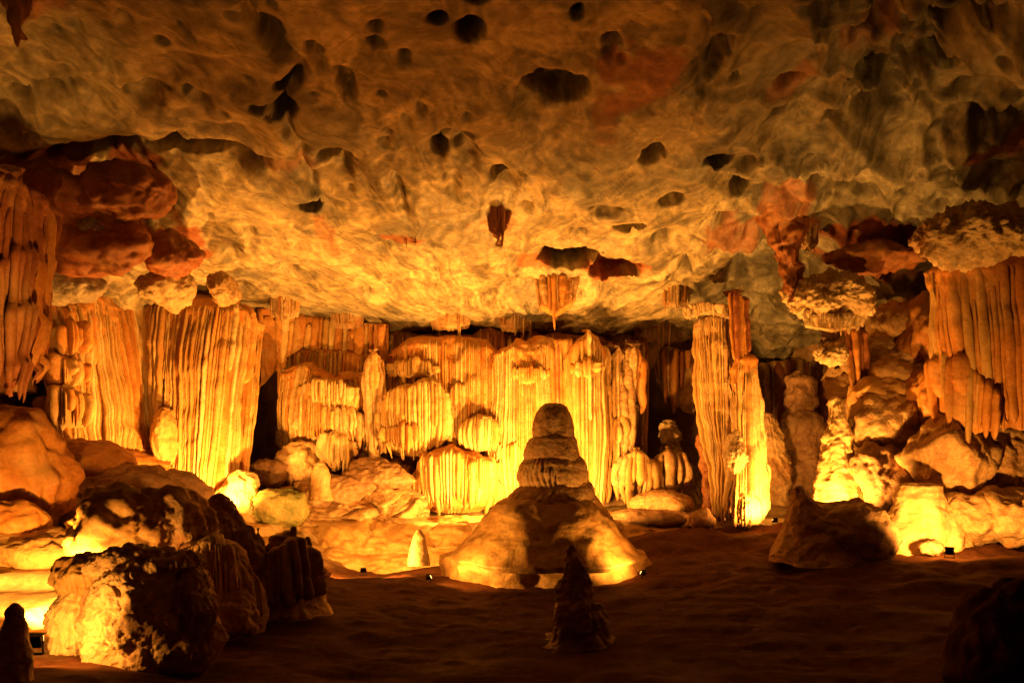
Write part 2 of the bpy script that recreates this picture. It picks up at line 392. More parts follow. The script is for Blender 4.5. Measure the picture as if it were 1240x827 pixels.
# ------------------------------------------------------------------ floor
def _floor_ctrl():
    pts = []
    def a(px, py, Y): c = P(px, py, Y); pts.append((c[0], c[1], c[2]))
    for px, py, Y in ((620, 827, 11), (300, 820, 11), (980, 827, 10.8), (1200, 827, 10), (60, 806, 9.9), (20, 812, 9.0), (700, 775, 14), (500, 735, 17), (440, 705, 20), (390, 700, 20.5),
                      (620, 720, 19.5), (640, 700, 22), (560, 700, 21), (770, 700, 20.5), (800, 650, 25), (930, 645, 25), (880, 690, 21), (1000, 690, 19.5), (1130, 668, 20.5), (1240, 664, 20.5), (1340, 664, 20.5),
                      (250, 765, 13.5), (130, 700, 15.5), (40, 770, 12), (40, 690, 15.5), (100, 640, 19), (0, 640, 19), (230, 640, 20), (230, 610, 24), (330, 700, 18), (430, 695, 24.5), (540, 688, 24.5), (700, 680, 24), (850, 740, 15.5), (1050, 750, 14.5)):
        a(px, py, Y)
    for X in (-14, 0, 14): pts += [(X, -14, 0.6), (X, 0, 0.5), (X, 6, 0.2)]
    b = np.array(pts); return RBF(b[:, :2], b[:, 2], 0.05)
FLOOR = _floor_ctrl()

def floor_z(X, Y):
    X = np.asarray(X, float); Y = np.asarray(Y, float)
    z = FLOOR(X, np.minimum(Y, 25.0))
    # terrace along the back wall
    edge = 26.8 + 0.3 * np.sin(X * 0.9 + 1) + 0.3 * np.sin(X * 2.3) + 1.2 * sstep(2, 5, X) - 1.9 * np.exp(-((X - 1.0) / 2.4) ** 4)
    terr = 1.02 + 0.05 * np.sin(X * 0.7)
    t = sstep(edge, edge + 0.55, Y)
    return z * (1 - t) + t * np.maximum(terr + 0.03 * (Y - 26), np.minimum(z, 2.0) * sstep(-7.5, -9, X))

def build_floor():
    xs = np.r_[np.linspace(-30, -16, 12)[:-1], np.arange(-16, 16, 0.095), np.linspace(16, 30, 12)]
    ys = np.r_[np.linspace(-16, 7, 30)[:-1], np.arange(7, 30, 0.095), np.linspace(30, 44, 40)]
    X, Y = [a.ravel() for a in np.meshgrid(xs, ys, indexing='ij')]
    p = np.stack([X, Y, 0 * X], 1)
    z = floor_z(X, Y)
    wob = fbm(p * 0.5 + 8, 3)
    z = z + 0.12 * wob + sstep(3, 6, X) * sstep(14, 17, Y) * 0.22 * fbm(p * .45 + 61, 3) + 0.018 * fbm(p * 1.1 + 3, 4) + 0.010 * fbm(p * 5.0 + 7, 3) + .03 * sstep(.25, .5, fbm(p * 1.6 + 90, 3))
    f1, f2 = worley(p * np.array([1.1, 0.8, 1]) + 0.4 * wob[:, None] + 15)
    z += -0.035 * sstep(0.10, 0.0, f2 - f1) * sstep(0, .3, fbm(p * 0.3 + 77, 2))
    # shelves stepping up on the left
    lm = sstep(-5.5, -8.0, X) * sstep(11, 13, Y)
    st = 0.34; q = z / st + 0.3 * wob; qf = np.floor(q); fr = q - qf
    z += lm * ((qf + sstep(0.35, 0.75, fr) - 0.3 * wob) * st - z) * 0.85
    v = np.stack([X, Y, z], 1)
    o = obj('floor', v, grid_faces(len(xs), len(ys)), 'floor')
    edge = 26.8 + 0.3 * np.sin(X * 0.9 + 1) + 0.3 * np.sin(X * 2.3) + 1.2 * sstep(2, 5, X) - 1.9 * np.exp(-((X - 1.0) / 2.4) ** 4)
    fl = np.maximum(sstep(-.9, -.3, Y - edge + .5 * wob), sstep(-5.4, -6.4, X + .8 * wob) * sstep(10.2, 11.2, Y + wob))
    at = o.data.attributes.new('flow', 'FLOAT', 'POINT'); at.data.foreach_set('value', fl.astype(np.float32))
    return structure(o)
build_floor()

# ------------------------------------------------------------------ walls
PLAN = np.array([(-27, -14), (-24, 2), (-18.5, 12), (-14.2, 19), (-14.0, 23), (-14.6, 27), (-12, 30.5), (-8, 32.4), (-2, 32.6), (3, 32.8), (6, 33.6), (8.5, 36.5), (12, 38.0), (14.5, 35.5), (14.0, 29), (15, 25.5), (15.5, 22), (18.5, 12), (24, 2), (27, -14)], float)

RECESS = [(322, 505, 20, 62, 3.5), (812, 495, 34, 75, 4.0), (392, 457, 10, 9, 1.2), (495, 560, 40, 22, 1.0), (12, 492, 45, 16, 1.2), (470, 405, 60, 12, 1.5), (600, 400, 90, 10, 1.0)]

def build_wall():
    seg = np.r_[0, np.cumsum(np.linalg.norm(np.diff(PLAN, axis=0), axis=1))]
    tot = seg[-1]
    s0, s1 = seg[3] - 3, seg[16] + 1
    ss = np.r_[np.linspace(0, s0, 40)[:-1], np.arange(s0, s1, 0.085), np.linspace(s1, tot, 40)]
    px = np.interp(ss, seg, PLAN[:, 0]); py = np.interp(ss, seg, PLAN[:, 1])
    k = np.ones(27) / 27; fine = (ss > s0) & (ss < s1)
    for arr in (px, py):
        sm = np.convolve(np.pad(arr, 13, 'edge'), k, 'valid'); arr[fine] = sm[fine]
    tx, ty = np.gradient(px), np.gradient(py); l = np.hypot(tx, ty); nxn, nyn = ty / l, -tx / l      # towards the inside
    zs = np.r_[np.linspace(-1.5, 0.4, 6)[:-1], np.arange(0.4, 10.6, 0.085), np.linspace(10.6, 13.5, 10)]
    S, Z = np.meshgrid(ss, zs, indexing='ij'); S = S.ravel(); Z = Z.ravel(); nz = len(zs)
    BX, BY = np.repeat(px, nz), np.repeat(py, nz); NX, NY = np.repeat(nxn, nz), np.repeat(nyn, nz)
    p = np.stack([S, Z * 0, Z], 1)
    w = fbm(p * 0.6 + 3, 3)
    d = 0.7 * fbm(p * np.array([0.22, 1, 0.2]) + 9, 3) + 0.22 * fbm(p * 0.9 + 5, 4)
    fl = fbm(np.stack([S * 3.2 + w * .5, 0 * S, Z * 0.16], 1), 4)
    d += 0.30 * np.abs(pnoise(np.stack([S * 2.4 + w * .5, 0 * S + 3, Z * 0.13], 1))) + 0.05 * np.abs(pnoise(np.stack([S * 7 + w, 0 * S + 8, Z * 0.2], 1)))
    d += 0.10 * fl * sstep(-0.2, 0.3, fbm(p * 0.3 + 55, 2))
    lay = np.stack([S * 0.25, 0 * S + 5, Z * 1.6 + w * 0.6], 1)
    d += 0.10 * ridged(lay, 3) * sstep(-.1, .3, fbm(p * 0.35 + 71, 2)) + 0.03 * fbm(p * 4, 3)
    d += 0.7 * sstep(2.2, 0.6, Z)                                  # foot flares out
    ZP = HORIZON - (Z - CAM_Z) / BY * F_PX; XP = CX + BX / BY * F_PX
    front = BY > 16
    for (rx0, ry0, rx, ry, dp) in RECESS:
        r = np.sqrt(((XP - rx0) / rx) ** 4 + ((ZP - ry0) / ry) ** 4) + 0.25 * w
        d -= np.where(front, dp * sstep(1.15, 0.8, r), 0)
    v = np.stack([BX + NX * d, BY + NY * d, Z], 1)
    return structure(obj('wall_back', v, grid_faces(len(ss), nz), 'wall'))
build_wall()
v = np.array([(-28, -14, -2), (28, -14, -2), (28, -14, 13), (-28, -14, 13)], float)
gx, gz = np.meshgrid(np.linspace(-28, 28, 80), np.linspace(-2, 13, 30), indexing='ij'); gx, gz = gx.ravel(), gz.ravel()
structure(obj('wall_unseen_bounce', np.stack([gx, -3.0 + 0.8 * fbm(np.stack([gx, 0 * gx, gz], 1) * .3, 4), gz], 1), grid_faces(80, 30), 'wall'))  # unseen wall behind the camera, set close to bounce light onto the foreground

# ------------------------------------------------------------------ builders: draped flowstone
def _poly(pts, u):
    w = np.array([P(*q) for q in pts]); s = np.r_[0, np.cumsum(np.linalg.norm(np.diff(w, axis=0), axis=1))]; s /= s[-1]
    out = np.stack([np.interp(u, s, w[:, i]) for i in range(3)], -1)
    if len(pts) > 2:                                                  # round the corners of the plan
        k = 0.06
        a = np.stack([np.interp(np.clip(u - k, 0, 1), s, w[:, i]) for i in range(3)], -1)
        b = np.stack([np.interp(np.clip(u + k, 0, 1), s, w[:, i]) for i in range(3)], -1)
        inner = ((u > k) & (u < 1 - k))[..., None]
        out = np.where(inner, (a + b + out) / 3, out)
    return out

def drapery(name, label, cat, top, bot, n, mats=('cream',), sheet_mat=None, seed=0, belly=0.15, flare=0.0, cap=0.0, cap_back=0.6, rag=0.08, tip=0.10,
            proud=1.05, ripple=0.10, group=None, fold_name='fold', sway=0.05, rag_in=0.0, nv=52, tiers=0.10, gap=0.0):
    rs = np.random.RandomState(seed + 101)
    def frame(u):
        e = 0.02
        a, b = _poly(top, np.clip(u - e, 0, 1)) + _poly(bot, np.clip(u - e, 0, 1)), _poly(top, np.clip(u + e, 0, 1)) + _poly(bot, np.clip(u + e, 0, 1))
        t = b - a; t[..., 2] = 0; t /= np.linalg.norm(t, axis=-1)[..., None] + 1e-9
        return t, np.stack([t[..., 1], -t[..., 0], 0 * t[..., 0]], -1)
    def S(u, v):
        """v from 0 to 1 down the face, below 0 back over the rounded shoulder"""
        T, B = _poly(top, u), _poly(bot, u); _, nn = frame(u)
        vp = np.clip(v, 0, 2); th = np.clip(-v, 0, 1) * np.pi / 2; ends = 0.35 + 0.65 * sstep(0, .12, u) * sstep(1, .88, u)
        o = T + (B - T) * vp[..., None] - nn * (cap_back * (1 - np.cos(th)))[..., None]
        o[..., 2] += cap * np.sin(th) * ends
        W = wtot; vh = np.where(v > 0, v * H, v * Lc)
        q = np.stack([u * W * .55 + seed * 1.7, 0 * u + seed, vh * .3], -1)
        tq = vh / 1.25 + 0.9 * fbm(np.stack([u * W * .5, 0 * u + seed * 2., 0 * u], -1), 3); fr = tq - np.floor(tq)
        tm = sstep(.05, .35, fbm(np.stack([u * W * .35 + 9, 0 * u + seed * 3., vh * .25], -1), 2))
        o += nn * (Hs * (0.20 * fbm(q, 3) + tiers * tm * ((1 - fr) ** 2 * sstep(0, .12, fr) * 2 - .4)))[..., None]
        o[..., 2] += 0.22 * Hs * fbm(np.stack([u * W * .8, 0 * u + seed * 5., 0 * u], -1), 3) * (1 - vp)
        o += nn * (belly * np.sin(np.pi * np.clip(vp, 0, 1)) + flare * np.clip(vp, 0, 1) ** 3)[..., None]
        return o
    root = thing(name, label, cat, np.mean([P(*q) for q in list(bot)], axis=0), group)
    u5 = np.array([.5]); H = np.linalg.norm(_poly(top, u5)[0] - _poly(bot, u5)[0]); Hs = min(1, H / 3)
    Lc = 0.8 * (cap + cap_back) if cap > 0 else 0.0
    wtot = float(np.sum(np.linalg.norm(np.diff(np.array([P(*q) for q in top]), axis=0), axis=1)))
    def vmap(s): return np.where(s < 0, s / max(Lc, 1e-6), s / H)
    nu, nw = max(40, int(n * 2.6)), 56 if cap > 0 else 36
    U, V = [a.ravel() for a in np.meshgrid(np.linspace(0, 1, nu), vmap(np.linspace(-Lc - 1e-6 if cap > 0 else -.02 * H, H, nw)), indexing='ij')]
    _, nn = frame(U); sv = S(U, V) - nn * (0.09 + gap * sstep(.02, .3, V))[:, None]
    wr = ridged(sv * np.array([.8, .8, 3.2]) + seed * 3.1, 3)
    sv += nn * (0.12 * Hs * fbm(sv * np.array([1.6, 1.6, .5]) + seed, 4) + 0.085 * max(Hs, .4) * wr * sstep(.30, -.05, V) * (cap > 0) - 0.35 * Hs * sstep(0.85, 1.0, V))[:, None]
    sv[:, 2] += 0.10 * Hs * fbm(np.stack([U * n * .7, 0 * U + seed, 0 * U], 1), 3) * (V > .9)
    obj('sheet', sv, grid_faces(nu, nw), sheet_mat or mats[0], root)  # redder sheet_mat paints crease shade between the folds into the backing colour
    wid = np.clip(np.exp(rs.normal(0, .55, n)), .35, 3.2); cut = np.r_[0, np.cumsum(wid)] / wid.sum()
    cs = 9; nv = int(nv * .75)
    for i in range(n):
        u0 = (cut[i] + cut[i + 1]) / 2; hw = 0.5 * (cut[i + 1] - cut[i])
        inner = rs.rand() < 0.25
        s0 = -Lc * rs.uniform(.15, .85) if cap > 0 else H * rs.uniform(-.01, .04)
        if inner: s0 += H * rs.uniform(0, .25)
        s1 = H * (1 + rs.uniform(-rag, rag * .5))
        if rs.rand() < rag_in + .06: s1 = s0 + (s1 - s0) * rs.uniform(.3, .8)
        t = np.linspace(0, 1, nv); vv = vmap(s0 + (s1 - s0) * t)
        uu = np.clip(u0 + sway * hw * 4 * fbm(np.stack([t * H * .35 + i * 7.7, 0 * t + seed, 0 * t], 1), 2), 0.0, 1.0)
        c = S(uu, vv); tt, nn = frame(uu)
        wv = np.linalg.norm(_poly(top, np.clip(uu + hw, 0, 1)) - _poly(top, np.clip(uu - hw, 0, 1)), axis=1)
        wb = np.linalg.norm(_poly(bot, np.clip(uu + hw, 0, 1)) - _poly(bot, np.clip(uu - hw, 0, 1)), axis=1)
        vc = np.clip(vv, 0, 1); wv = (wv * (1 - vc) + wb * vc) / 2 * rs.uniform(.88, 1.12)
        nz_ = fbm(np.stack([t * H * 1.1, 0 * t + i * 3.3, 0 * t + seed], 1), 3)
        rip = pnoise(np.stack([t * H * 7.0, 0 * t + i * 1.7, 0 * t + seed + 5], 1))
        r = wv * (1 + 0.25 * nz_ + ripple * rip)
        end = np.sqrt(np.clip((1 - t) / max(1e-3, tip), 0, 1)); endp = 0.12 + 0.88 * end
        start = sstep(0, 0.22 if cap > 0 else .08, t)
        dep = (1.15 if not inner else .7) * rs.uniform(.65, 1.35) * proud / .62 * np.minimum(r, .16)
        th = np.linspace(-1.75, 1.75, cs); ax_, ay_ = np.sin(th), np.cos(th)
        up = np.zeros_like(nn); thc = np.clip(-vv, 0, 1) * np.pi / 2; up[:, 2] = np.sin(thc); nd = nn * np.cos(thc)[:, None] + up
        R = (r * endp * (0.4 + .6 * start))[None, :, None]; D = (dep * endp * start)[None, :, None]
        pv = (c - nd * 0.03)[None] + tt[None] * ax_[:, None, None] * R + nd[None] * ay_[:, None, None] * D
        pv = pv.reshape(-1, 3); nr = np.repeat(nd[None], cs, 0).reshape(-1, 3)
        pv += nr * (0.035 * Hs * fbm(pv * np.array([5, 5, 2.2]) + seed, 3) + 0.25 * ripple * Hs * fbm(pv * np.array([.7, .7, 2.6]) + seed * 1.3, 2))[:, None]
        obj(fold_name, pv, grid_faces(cs, nv), mats[rs.randint(len(mats))], root, flip=True)
    return root

# ------------------------------------------------------------------ builders: turned shapes and boulders
def lathe_mesh(profile, Y, cx_drift=None, nth=96, nz=110, rough=0.06, flute=0.0, nfl=24, seed=0, squash=1.0, lumps=0.0, tiers=0.0, tier_n=6, freq=2.0):
    """profile: (py, px_left, px_right) from the top down"""
    pr = np.array(profile, float); k = np.linspace(0, 1, nz)
    seg = np.r_[0, np.cumsum(np.hypot(np.diff(pr[:, 0]), np.diff((pr[:, 2] - pr[:, 1]) / 2)))]; seg /= seg[-1]
    py = np.interp(k, seg, pr[:, 0]); l = np.interp(k, seg, pr[:, 1]); r = np.interp(k, seg, pr[:, 2])
    for _ in range(2):
        for a in (py, l, r): a[1:-1] = (a[:-2] + a[1:-1] * 2 + a[2:]) / 4
    zc = CAM_Z + (HORIZON - py) / F_PX * Y; xc = ((l + r) / 2 - CX) / F_PX * Y; rad = (r - l) / 2 / F_PX * Y
    rad[0] *= 0.05
    th = np.linspace(0, 2 * np.pi, nth, endpoint=False)
    TH, K = np.meshgrid(th, np.arange(nz), indexing='ij'); TH = TH.ravel(); K = K.ravel()
    nx, ny = np.sin(TH), -np.cos(TH)
    v = np.stack([xc[K] + nx * rad[K], Y + ny * rad[K] * squash, zc[K]], 1)
    H = zc.max() - zc.min(); sc_ = rad.max()
    q = v * freq / max(.5, sc_) ** .5
    d = rough * sc_ * fbm(q + seed * 5.1, 5) + lumps * sc_ * fbm(q * .5 + seed * 2.2 + 9, 3)
    if flute:
        ph = TH * nfl / (2 * np.pi) + .8 * fbm(np.stack([nx * 1.5, ny * 1.5, v[:, 2] * .7], 1) + seed, 3)
        d += flute * sc_ * (np.abs(np.sin(ph * np.pi)) - .5) * sstep(-.3, .2, fbm(v * .8 + seed + 60, 2))
    if tiers:
        t = (v[:, 2] - zc.min()) / H * tier_n + 0.5 * fbm(v * .9 + seed, 2)
        fr = t - np.floor(t); d += tiers * sc_ * (sstep(0, .25, fr) * (1 - fr) ** .5 - .5)
    f = sstep(0, .06, K / nz)
    v += np.stack([nx, ny, 0 * nx], 1) * (d * f)[:, None]
    v[:, 2] += rough * sc_ * .5 * fbm(q * .8 + 33 + seed, 3)
    return v, grid_faces(nth, nz, wrap=True)

def stalagmite(name, label, cat, profile, Y, mat='cream', group=None, parent=None, part=None, **kw):
    v, f = lathe_mesh(profile, Y, **kw)
    if parent: return obj(part, v, f, mat, parent, flip=True)
    b = [float(v[:, 0].mean()), Y, float(v[:, 2].min())]
    return tag(obj(name, v, f, mat, base=b, flip=True), label, cat, group)

_ico = {}
def ico(n):
    if n not in _ico:
        bm = bmesh.new(); bmesh.ops.create_icosphere(bm, subdivisions=n, radius=1)
        _ico[n] = (np.array([x.co for x in bm.verts]), np.array([[q.index for q in x.verts] for x in bm.faces])); bm.free()
    return _ico[n]

def rock_shape(c, r, seed=0, rough=.2, fine=.06, crack=0.0, strata=0.0, pits=0.0, boxy=0.0, facet=0.0, tilt=0.0, flutes=0.0, jag=0.0, sub=5):
    n, f = ico(sub); r = np.array(r, float); rm = float(np.prod(r)) ** (1 / 3)
    rad = np.ones(len(n))
    if boxy:
        rad = rad * ((1 - boxy) + boxy * .85 / np.max(np.abs(n), axis=1))
    if facet:
        rs = np.random.RandomState(seed + 900); pn = rs.normal(size=(15, 3)); pn /= np.linalg.norm(pn, axis=1)[:, None]; pd = rs.uniform(.72, 1.05, 15)
        pl = np.clip(n @ (pn / pd[:, None]).T, 0, None); rad = rad * ((1 - facet) + facet * (np.sum(pl ** 26, 1) + 1e-4) ** (-1 / 26))
    v = n * rad[:, None] * r
    m = n / r; m /= np.linalg.norm(m, axis=1)[:, None]
    g = v / rm
    d = rough * fbm(g * 1.0 + seed * 7.7, 3) + rough * .35 * fbm(g * 2.6 + seed * 3.3 + 20, 3) + fine * .6 * fbm(g * 6 + seed, 4) + fine * .5 * ridged(g * 3 + seed * 1.1, 3)
    if crack:
        f1, f2 = worley(g * 1.3 + .35 * fbm(g * 2, 2)[:, None] + seed * 1.9); d -= crack * sstep(.10, 0, f2 - f1)
    if pits:
        f1, f2 = worley(g * 5.5 + seed); d += pits * 1.6 * (np.clip(.45 - f1, 0, 1)) + pits * .3 * fbm(g * 13, 2)
    if strata:
        t = g[:, 2] * 4 + 1.2 * fbm(g * 1.0 + seed, 3); d += strata * (np.abs(t - np.floor(t) - .5) - .25)
    if jag: d += jag * ridged(g * 1.7 + seed * 2.2, 4) * .5
    if flutes:
        a = np.arctan2(n[:, 0], -n[:, 1])
        fl = np.abs(pnoise(np.stack([np.sin(a) * 5, np.cos(a) * 5, g[:, 2] * .5 + seed], 1))) + .5 * np.abs(pnoise(np.stack([np.sin(a) * 11, np.cos(a) * 11, g[:, 2] * .8 + seed], 1)))
        d += flutes * 2.2 * (fl - .25) * sstep(.75, -.1, n[:, 2])
    w = v + m * (d * rm)[:, None]
    if tilt:
        x, z = w[:, 0].copy(), w[:, 2].copy(); w[:, 0] = x * math.cos(tilt) - z * math.sin(tilt); w[:, 2] = x * math.sin(tilt) + z * math.cos(tilt)
    return w + c, f

def boulder(label, px, py, Y, rx, ry, mat='tan', deep=None, name='boulder', cat='rock', group=None, parent=None, **kw):
    c = P(px, py, Y); s = Y / F_PX
    v, f = rock_shape(c, (rx * s, (deep or (rx + ry) / 2 * s), ry * s), **kw)
    if parent: return obj(name, v, f, mat, parent)
    return tag(obj(name, v, f, mat, base=[c[0], c[1], float(v[:, 2].min())]), label, cat, group)

def rock_face(name, label, tl, tr, bl, br, mat, seed=0, cell=1.0, depth=.35, rough=.15, stretch=1.0, flutes=0.0, edge=.25, bulge=.3, cat='rock face', mid=None, step=.07):
    """a broken rock face: fused blocks with joints between them"""
    c = [P(*q) for q in (tl, tr, bl, br)]
    w = max(np.linalg.norm(c[1] - c[0]), np.linalg.norm(c[3] - c[2])); h = max(np.linalg.norm(c[2] - c[0]), np.linalg.norm(c[3] - c[1]))
    nu, nv = int(w / step) + 2, int(h / step) + 2
    U, V = [k.ravel() for k in np.meshgrid(np.linspace(0, 1, nu), np.linspace(0, 1, nv), indexing='ij')]
    v = (c[0] * (1 - U)[:, None] + c[1] * U[:, None]) * (1 - V)[:, None] + (c[2] * (1 - U)[:, None] + c[3] * U[:, None]) * V[:, None]
    q = v * np.array([1, 1, stretch]) / cell + seed * 3.7
    wp = np.stack([fbm(q * .8 + 5, 3), fbm(q * .8 + 25, 3), fbm(q * .8 + 45, 3)], 1) * .45
    f1, f2, rnd, off = worley_cells(q + wp)
    d = depth * (rnd[:, 0] - .5) * sstep(0, .22, f2 - f1) + depth * .8 * (off[:, 0] * (rnd[:, 1] - .5) + off[:, 2] * (rnd[:, 2] - .3)) - depth * .35 * sstep(.10, 0, f2 - f1) - depth * .5 * f1 ** 2
    d += rough * fbm(q * 1.6, 4) + rough * .35 * fbm(q * 6, 3)
    if flutes: d += flutes * 2 * np.abs(pnoise(np.stack([v[:, 0] * 4, v[:, 1] * 4, v[:, 2] * .5], 1)))
    d += bulge * np.sin(np.pi * np.clip(V, 0, 1)) * (.5 + .8 * fbm(np.stack([U * w * .4, 0 * U + seed, V * h * .4], 1), 2))
    ed = sstep(0, edge, U) * sstep(0, edge, 1 - U) * sstep(0, edge, V)
    v[:, 1] += -d + 1.1 * (1 - ed)
    v[:, 2] += .3 * d * (1 - V) + .10 * fbm(q, 2)
    return tag(obj(name, v, grid_faces(nu, nv), mat, base=(c[2] + c[3]) / 2), label, cat)

# ------------------------------------------------------------------ lamps
def look_frame(d):
    d = np.array(d, float); d /= np.linalg.norm(d); r = np.cross(d, (0, 0, 1)); r /= np.linalg.norm(r); return r, d, np.cross(r, d)

def box_mesh(c, r, f, u, h):
    s = np.array([(-1, -1, -1), (1, -1, -1), (1, 1, -1), (-1, 1, -1), (-1, -1, 1), (1, -1, 1), (1, 1, 1), (-1, 1, 1)], float) * np.array(h)
    v = np.array(c) + s[:, :1] * r + s[:, 1:2] * f + s[:, 2:] * u
    q = np.array([(0, 3, 2, 1), (4, 5, 6, 7), (0, 1, 5, 4), (1, 2, 6, 5), (2, 3, 7, 6), (3, 0, 4, 7)])
    return v, q

def floodlight(label, pos, target, power, cone=150, blend=0.5, size=0.10, s=1.0, color=LIGHT_COLOR, group='floodlights hidden among the rocks'):
    pos = np.array(pos, float); target = np.array(target, float)
    r, f, u = look_frame(target - pos)
    root = thing('floodlight', label, 'lamp', pos - np.array([0, 0, .16 * s]), group)
    house = None
    for nm, c, h, m in (('housing', pos - f * .07 * s, (.13 * s, .06 * s, .09 * s), 'black'), ('visor', pos + u * .105 * s, (.14 * s, .05 * s, .008 * s), 'black'),
                        ('lens', pos - f * .004 * s, (.115 * s, .008 * s, .075 * s), 'lens')):
        v, q = box_mesh(c, r, f, u, h); o = obj(nm, v, q, m, house or root)
        for pl in o.data.polygons: pl.use_smooth = False
        if nm == 'housing':
            house = o; b = o.modifiers.new('edges', 'BEVEL'); b.width = .02 * s; b.segments = 2
    for k in (-1, 1):
        v, q = box_mesh(pos - f * .07 * s + r * k * .145 * s - np.array([0, 0, .09 * s]), r, f, np.array([0, 0, 1.]), (.008 * s, .02 * s, .10 * s)); obj('bracket_arm', v, q, 'black', root)
    v, q = box_mesh(pos - f * .07 * s - np.array([0, 0, .185 * s]), r, np.cross((0, 0, 1), r), np.array([0, 0, 1.]), (.16 * s, .07 * s, .012 * s)); obj('foot', v, q, 'black', root)
    ld = bpy.data.lights.new('flood_beam', 'SPOT'); ld.energy = power; ld.spot_size = math.radians(cone); ld.spot_blend = blend
    ld.shadow_soft_size = size; ld.color = color
    lo = bpy.data.objects.new('flood_beam', ld); col.objects.link(lo); lo.parent = root
    from mathutils import Vector
    p = pos + f * .12 * s
    lo.location = Vector(p - np.array(root.location)); lo.rotation_euler = Vector(f).to_track_quat('-Z', 'Y').to_euler()
    return root

#@@THINGS
# ------------------------------------------------------------------ left side
CUR = 'flowstone curtains along the back wall'
drapery('flowstone_pillar', 'rusty brown hanging flowstone pillar at the far left edge', 'flowstone',
        [(-70, 205, 18.6), (-20, 215, 17.2), (30, 225, 17.2), (60, 255, 18.6)], [(-70, 470, 18.8), (-20, 468, 17.3), (25, 480, 17.3), (47, 470, 18.4)],
        30, ('rust', 'rust', 'orange', 'rust'), 'rust', seed=1, belly=.1, rag=.12, ripple=.06, cap=.4, cap_back=.6, rag_in=.15)
boulder('smooth orange mound below the rusty hanging pillar, left edge', 10, 572, 18.3, 76, 74, 'orange', seed=3, rough=.2, flutes=.08, fine=.04, crack=.02, name='flowstone_mound', cat='flowstone')
boulder('low rounded orange shelf rock at left edge under the smooth mound', -5, 640, 16.5, 62, 34, 'orange', seed=4, rough=.14, name='shelf_rock', sub=5)
boulder('long flat tan ledge rock at left edge above the bright lamp glow', 55, 668, 16.2, 95, 24, 'ledge', seed=5, rough=.14, strata=.03, name='ledge_rock', sub=5)
drapery('flowstone_curtain', 'shaded orange fluted curtain left of the tall bright drapery', 'flowstone',
        [(35, 385, 23.5), (90, 380, 25.3), (130, 376, 26.6), (192, 374, 28.8)], [(60, 545, 22.8), (95, 560, 24.2), (130, 575, 25.3), (192, 580, 28.0)],
        60, ('cream', 'orange', 'cream', 'pale'), 'orange', seed=2, belly=.15, flare=.3, cap=.9, cap_back=1.4, group=CUR, rag=.05)
for k, (a, b, y0, y1, Y, lab) in enumerate(((60, 112, 398, 430, 23.9, 'topmost of the small fringed terraces on the shaded left curtain'), (55, 108, 440, 470, 23.5, 'middle of the small fringed terraces on the shaded left curtain'),
                                    (52, 112, 478, 520, 23.1, 'lowest of the small fringed terraces on the shaded left curtain'))):
    m = (a + b) / 2
    drapery('flowstone_terrace', lab, 'flowstone', [(a, y0 + 8, Y + .4), (a + 12, y0, Y - .2), (m, y0 - 2, Y - .1), (b, y0 + 4, Y + 1.0)], [(a + 1, y1, Y + .4), (a + 12, y1 + 3, Y - .2), (m, y1, Y - .1), (b, y1 - 4, Y + 1.0)],
            14, ('cream', 'orange'), 'cream', seed=20 + k, belly=.03, cap=.28, cap_back=.5, rag=.25, tip=.3, group='fringed terraces on the left curtain', nv=20)
boulder('smooth orange slope rock at the foot of the shaded left curtain', 100, 578, 22.6, 62, 46, 'orange', seed=6, rough=.12, flutes=.03, name='slope_rock', sub=5)
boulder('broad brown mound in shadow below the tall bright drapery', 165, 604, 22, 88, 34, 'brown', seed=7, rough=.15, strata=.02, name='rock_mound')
boulder('pale brown shelf beside the brown mound, above the left ledges', 70, 625, 20, 70, 20, 'tan', seed=8, rough=.15, strata=.03, name='shelf_rock', sub=5)

drapery('flowstone_drapery', 'tall bright fluted drapery left of the dark doorway-like opening', 'flowstone',
        [(163, 382, 28.6), (185, 374, 27.6), (240, 378, 27.3), (290, 385, 27.6), (322, 394, 28.8)], [(176, 560, 28.2), (196, 580, 27.2), (232, 606, 26.7), (268, 622, 26.5), (288, 604, 27.4)],
        60, ('pale', 'cream', 'cream', 'orange'), 'orange', seed=5, belly=.12, flare=.25, cap=.85, cap_back=1.4, rag=.07, tip=.04, sway=.10, group=CUR, rag_in=.08, nv=70, tiers=.03)
boulder('bright swollen lump on the lower front of the tall left drapery', 200, 528, 26.8, 14, 34, 'cream', seed=9, rough=.14, flutes=.10, name='flowstone_lump', cat='flowstone', sub=5)
boulder('bright bulbous foot of the tall left drapery behind the pointed rock', 292, 604, 26.4, 20, 34, 'pale', seed=10, rough=.2, flutes=.16, facet=.4, name='flowstone_bulb', cat='flowstone', sub=5)

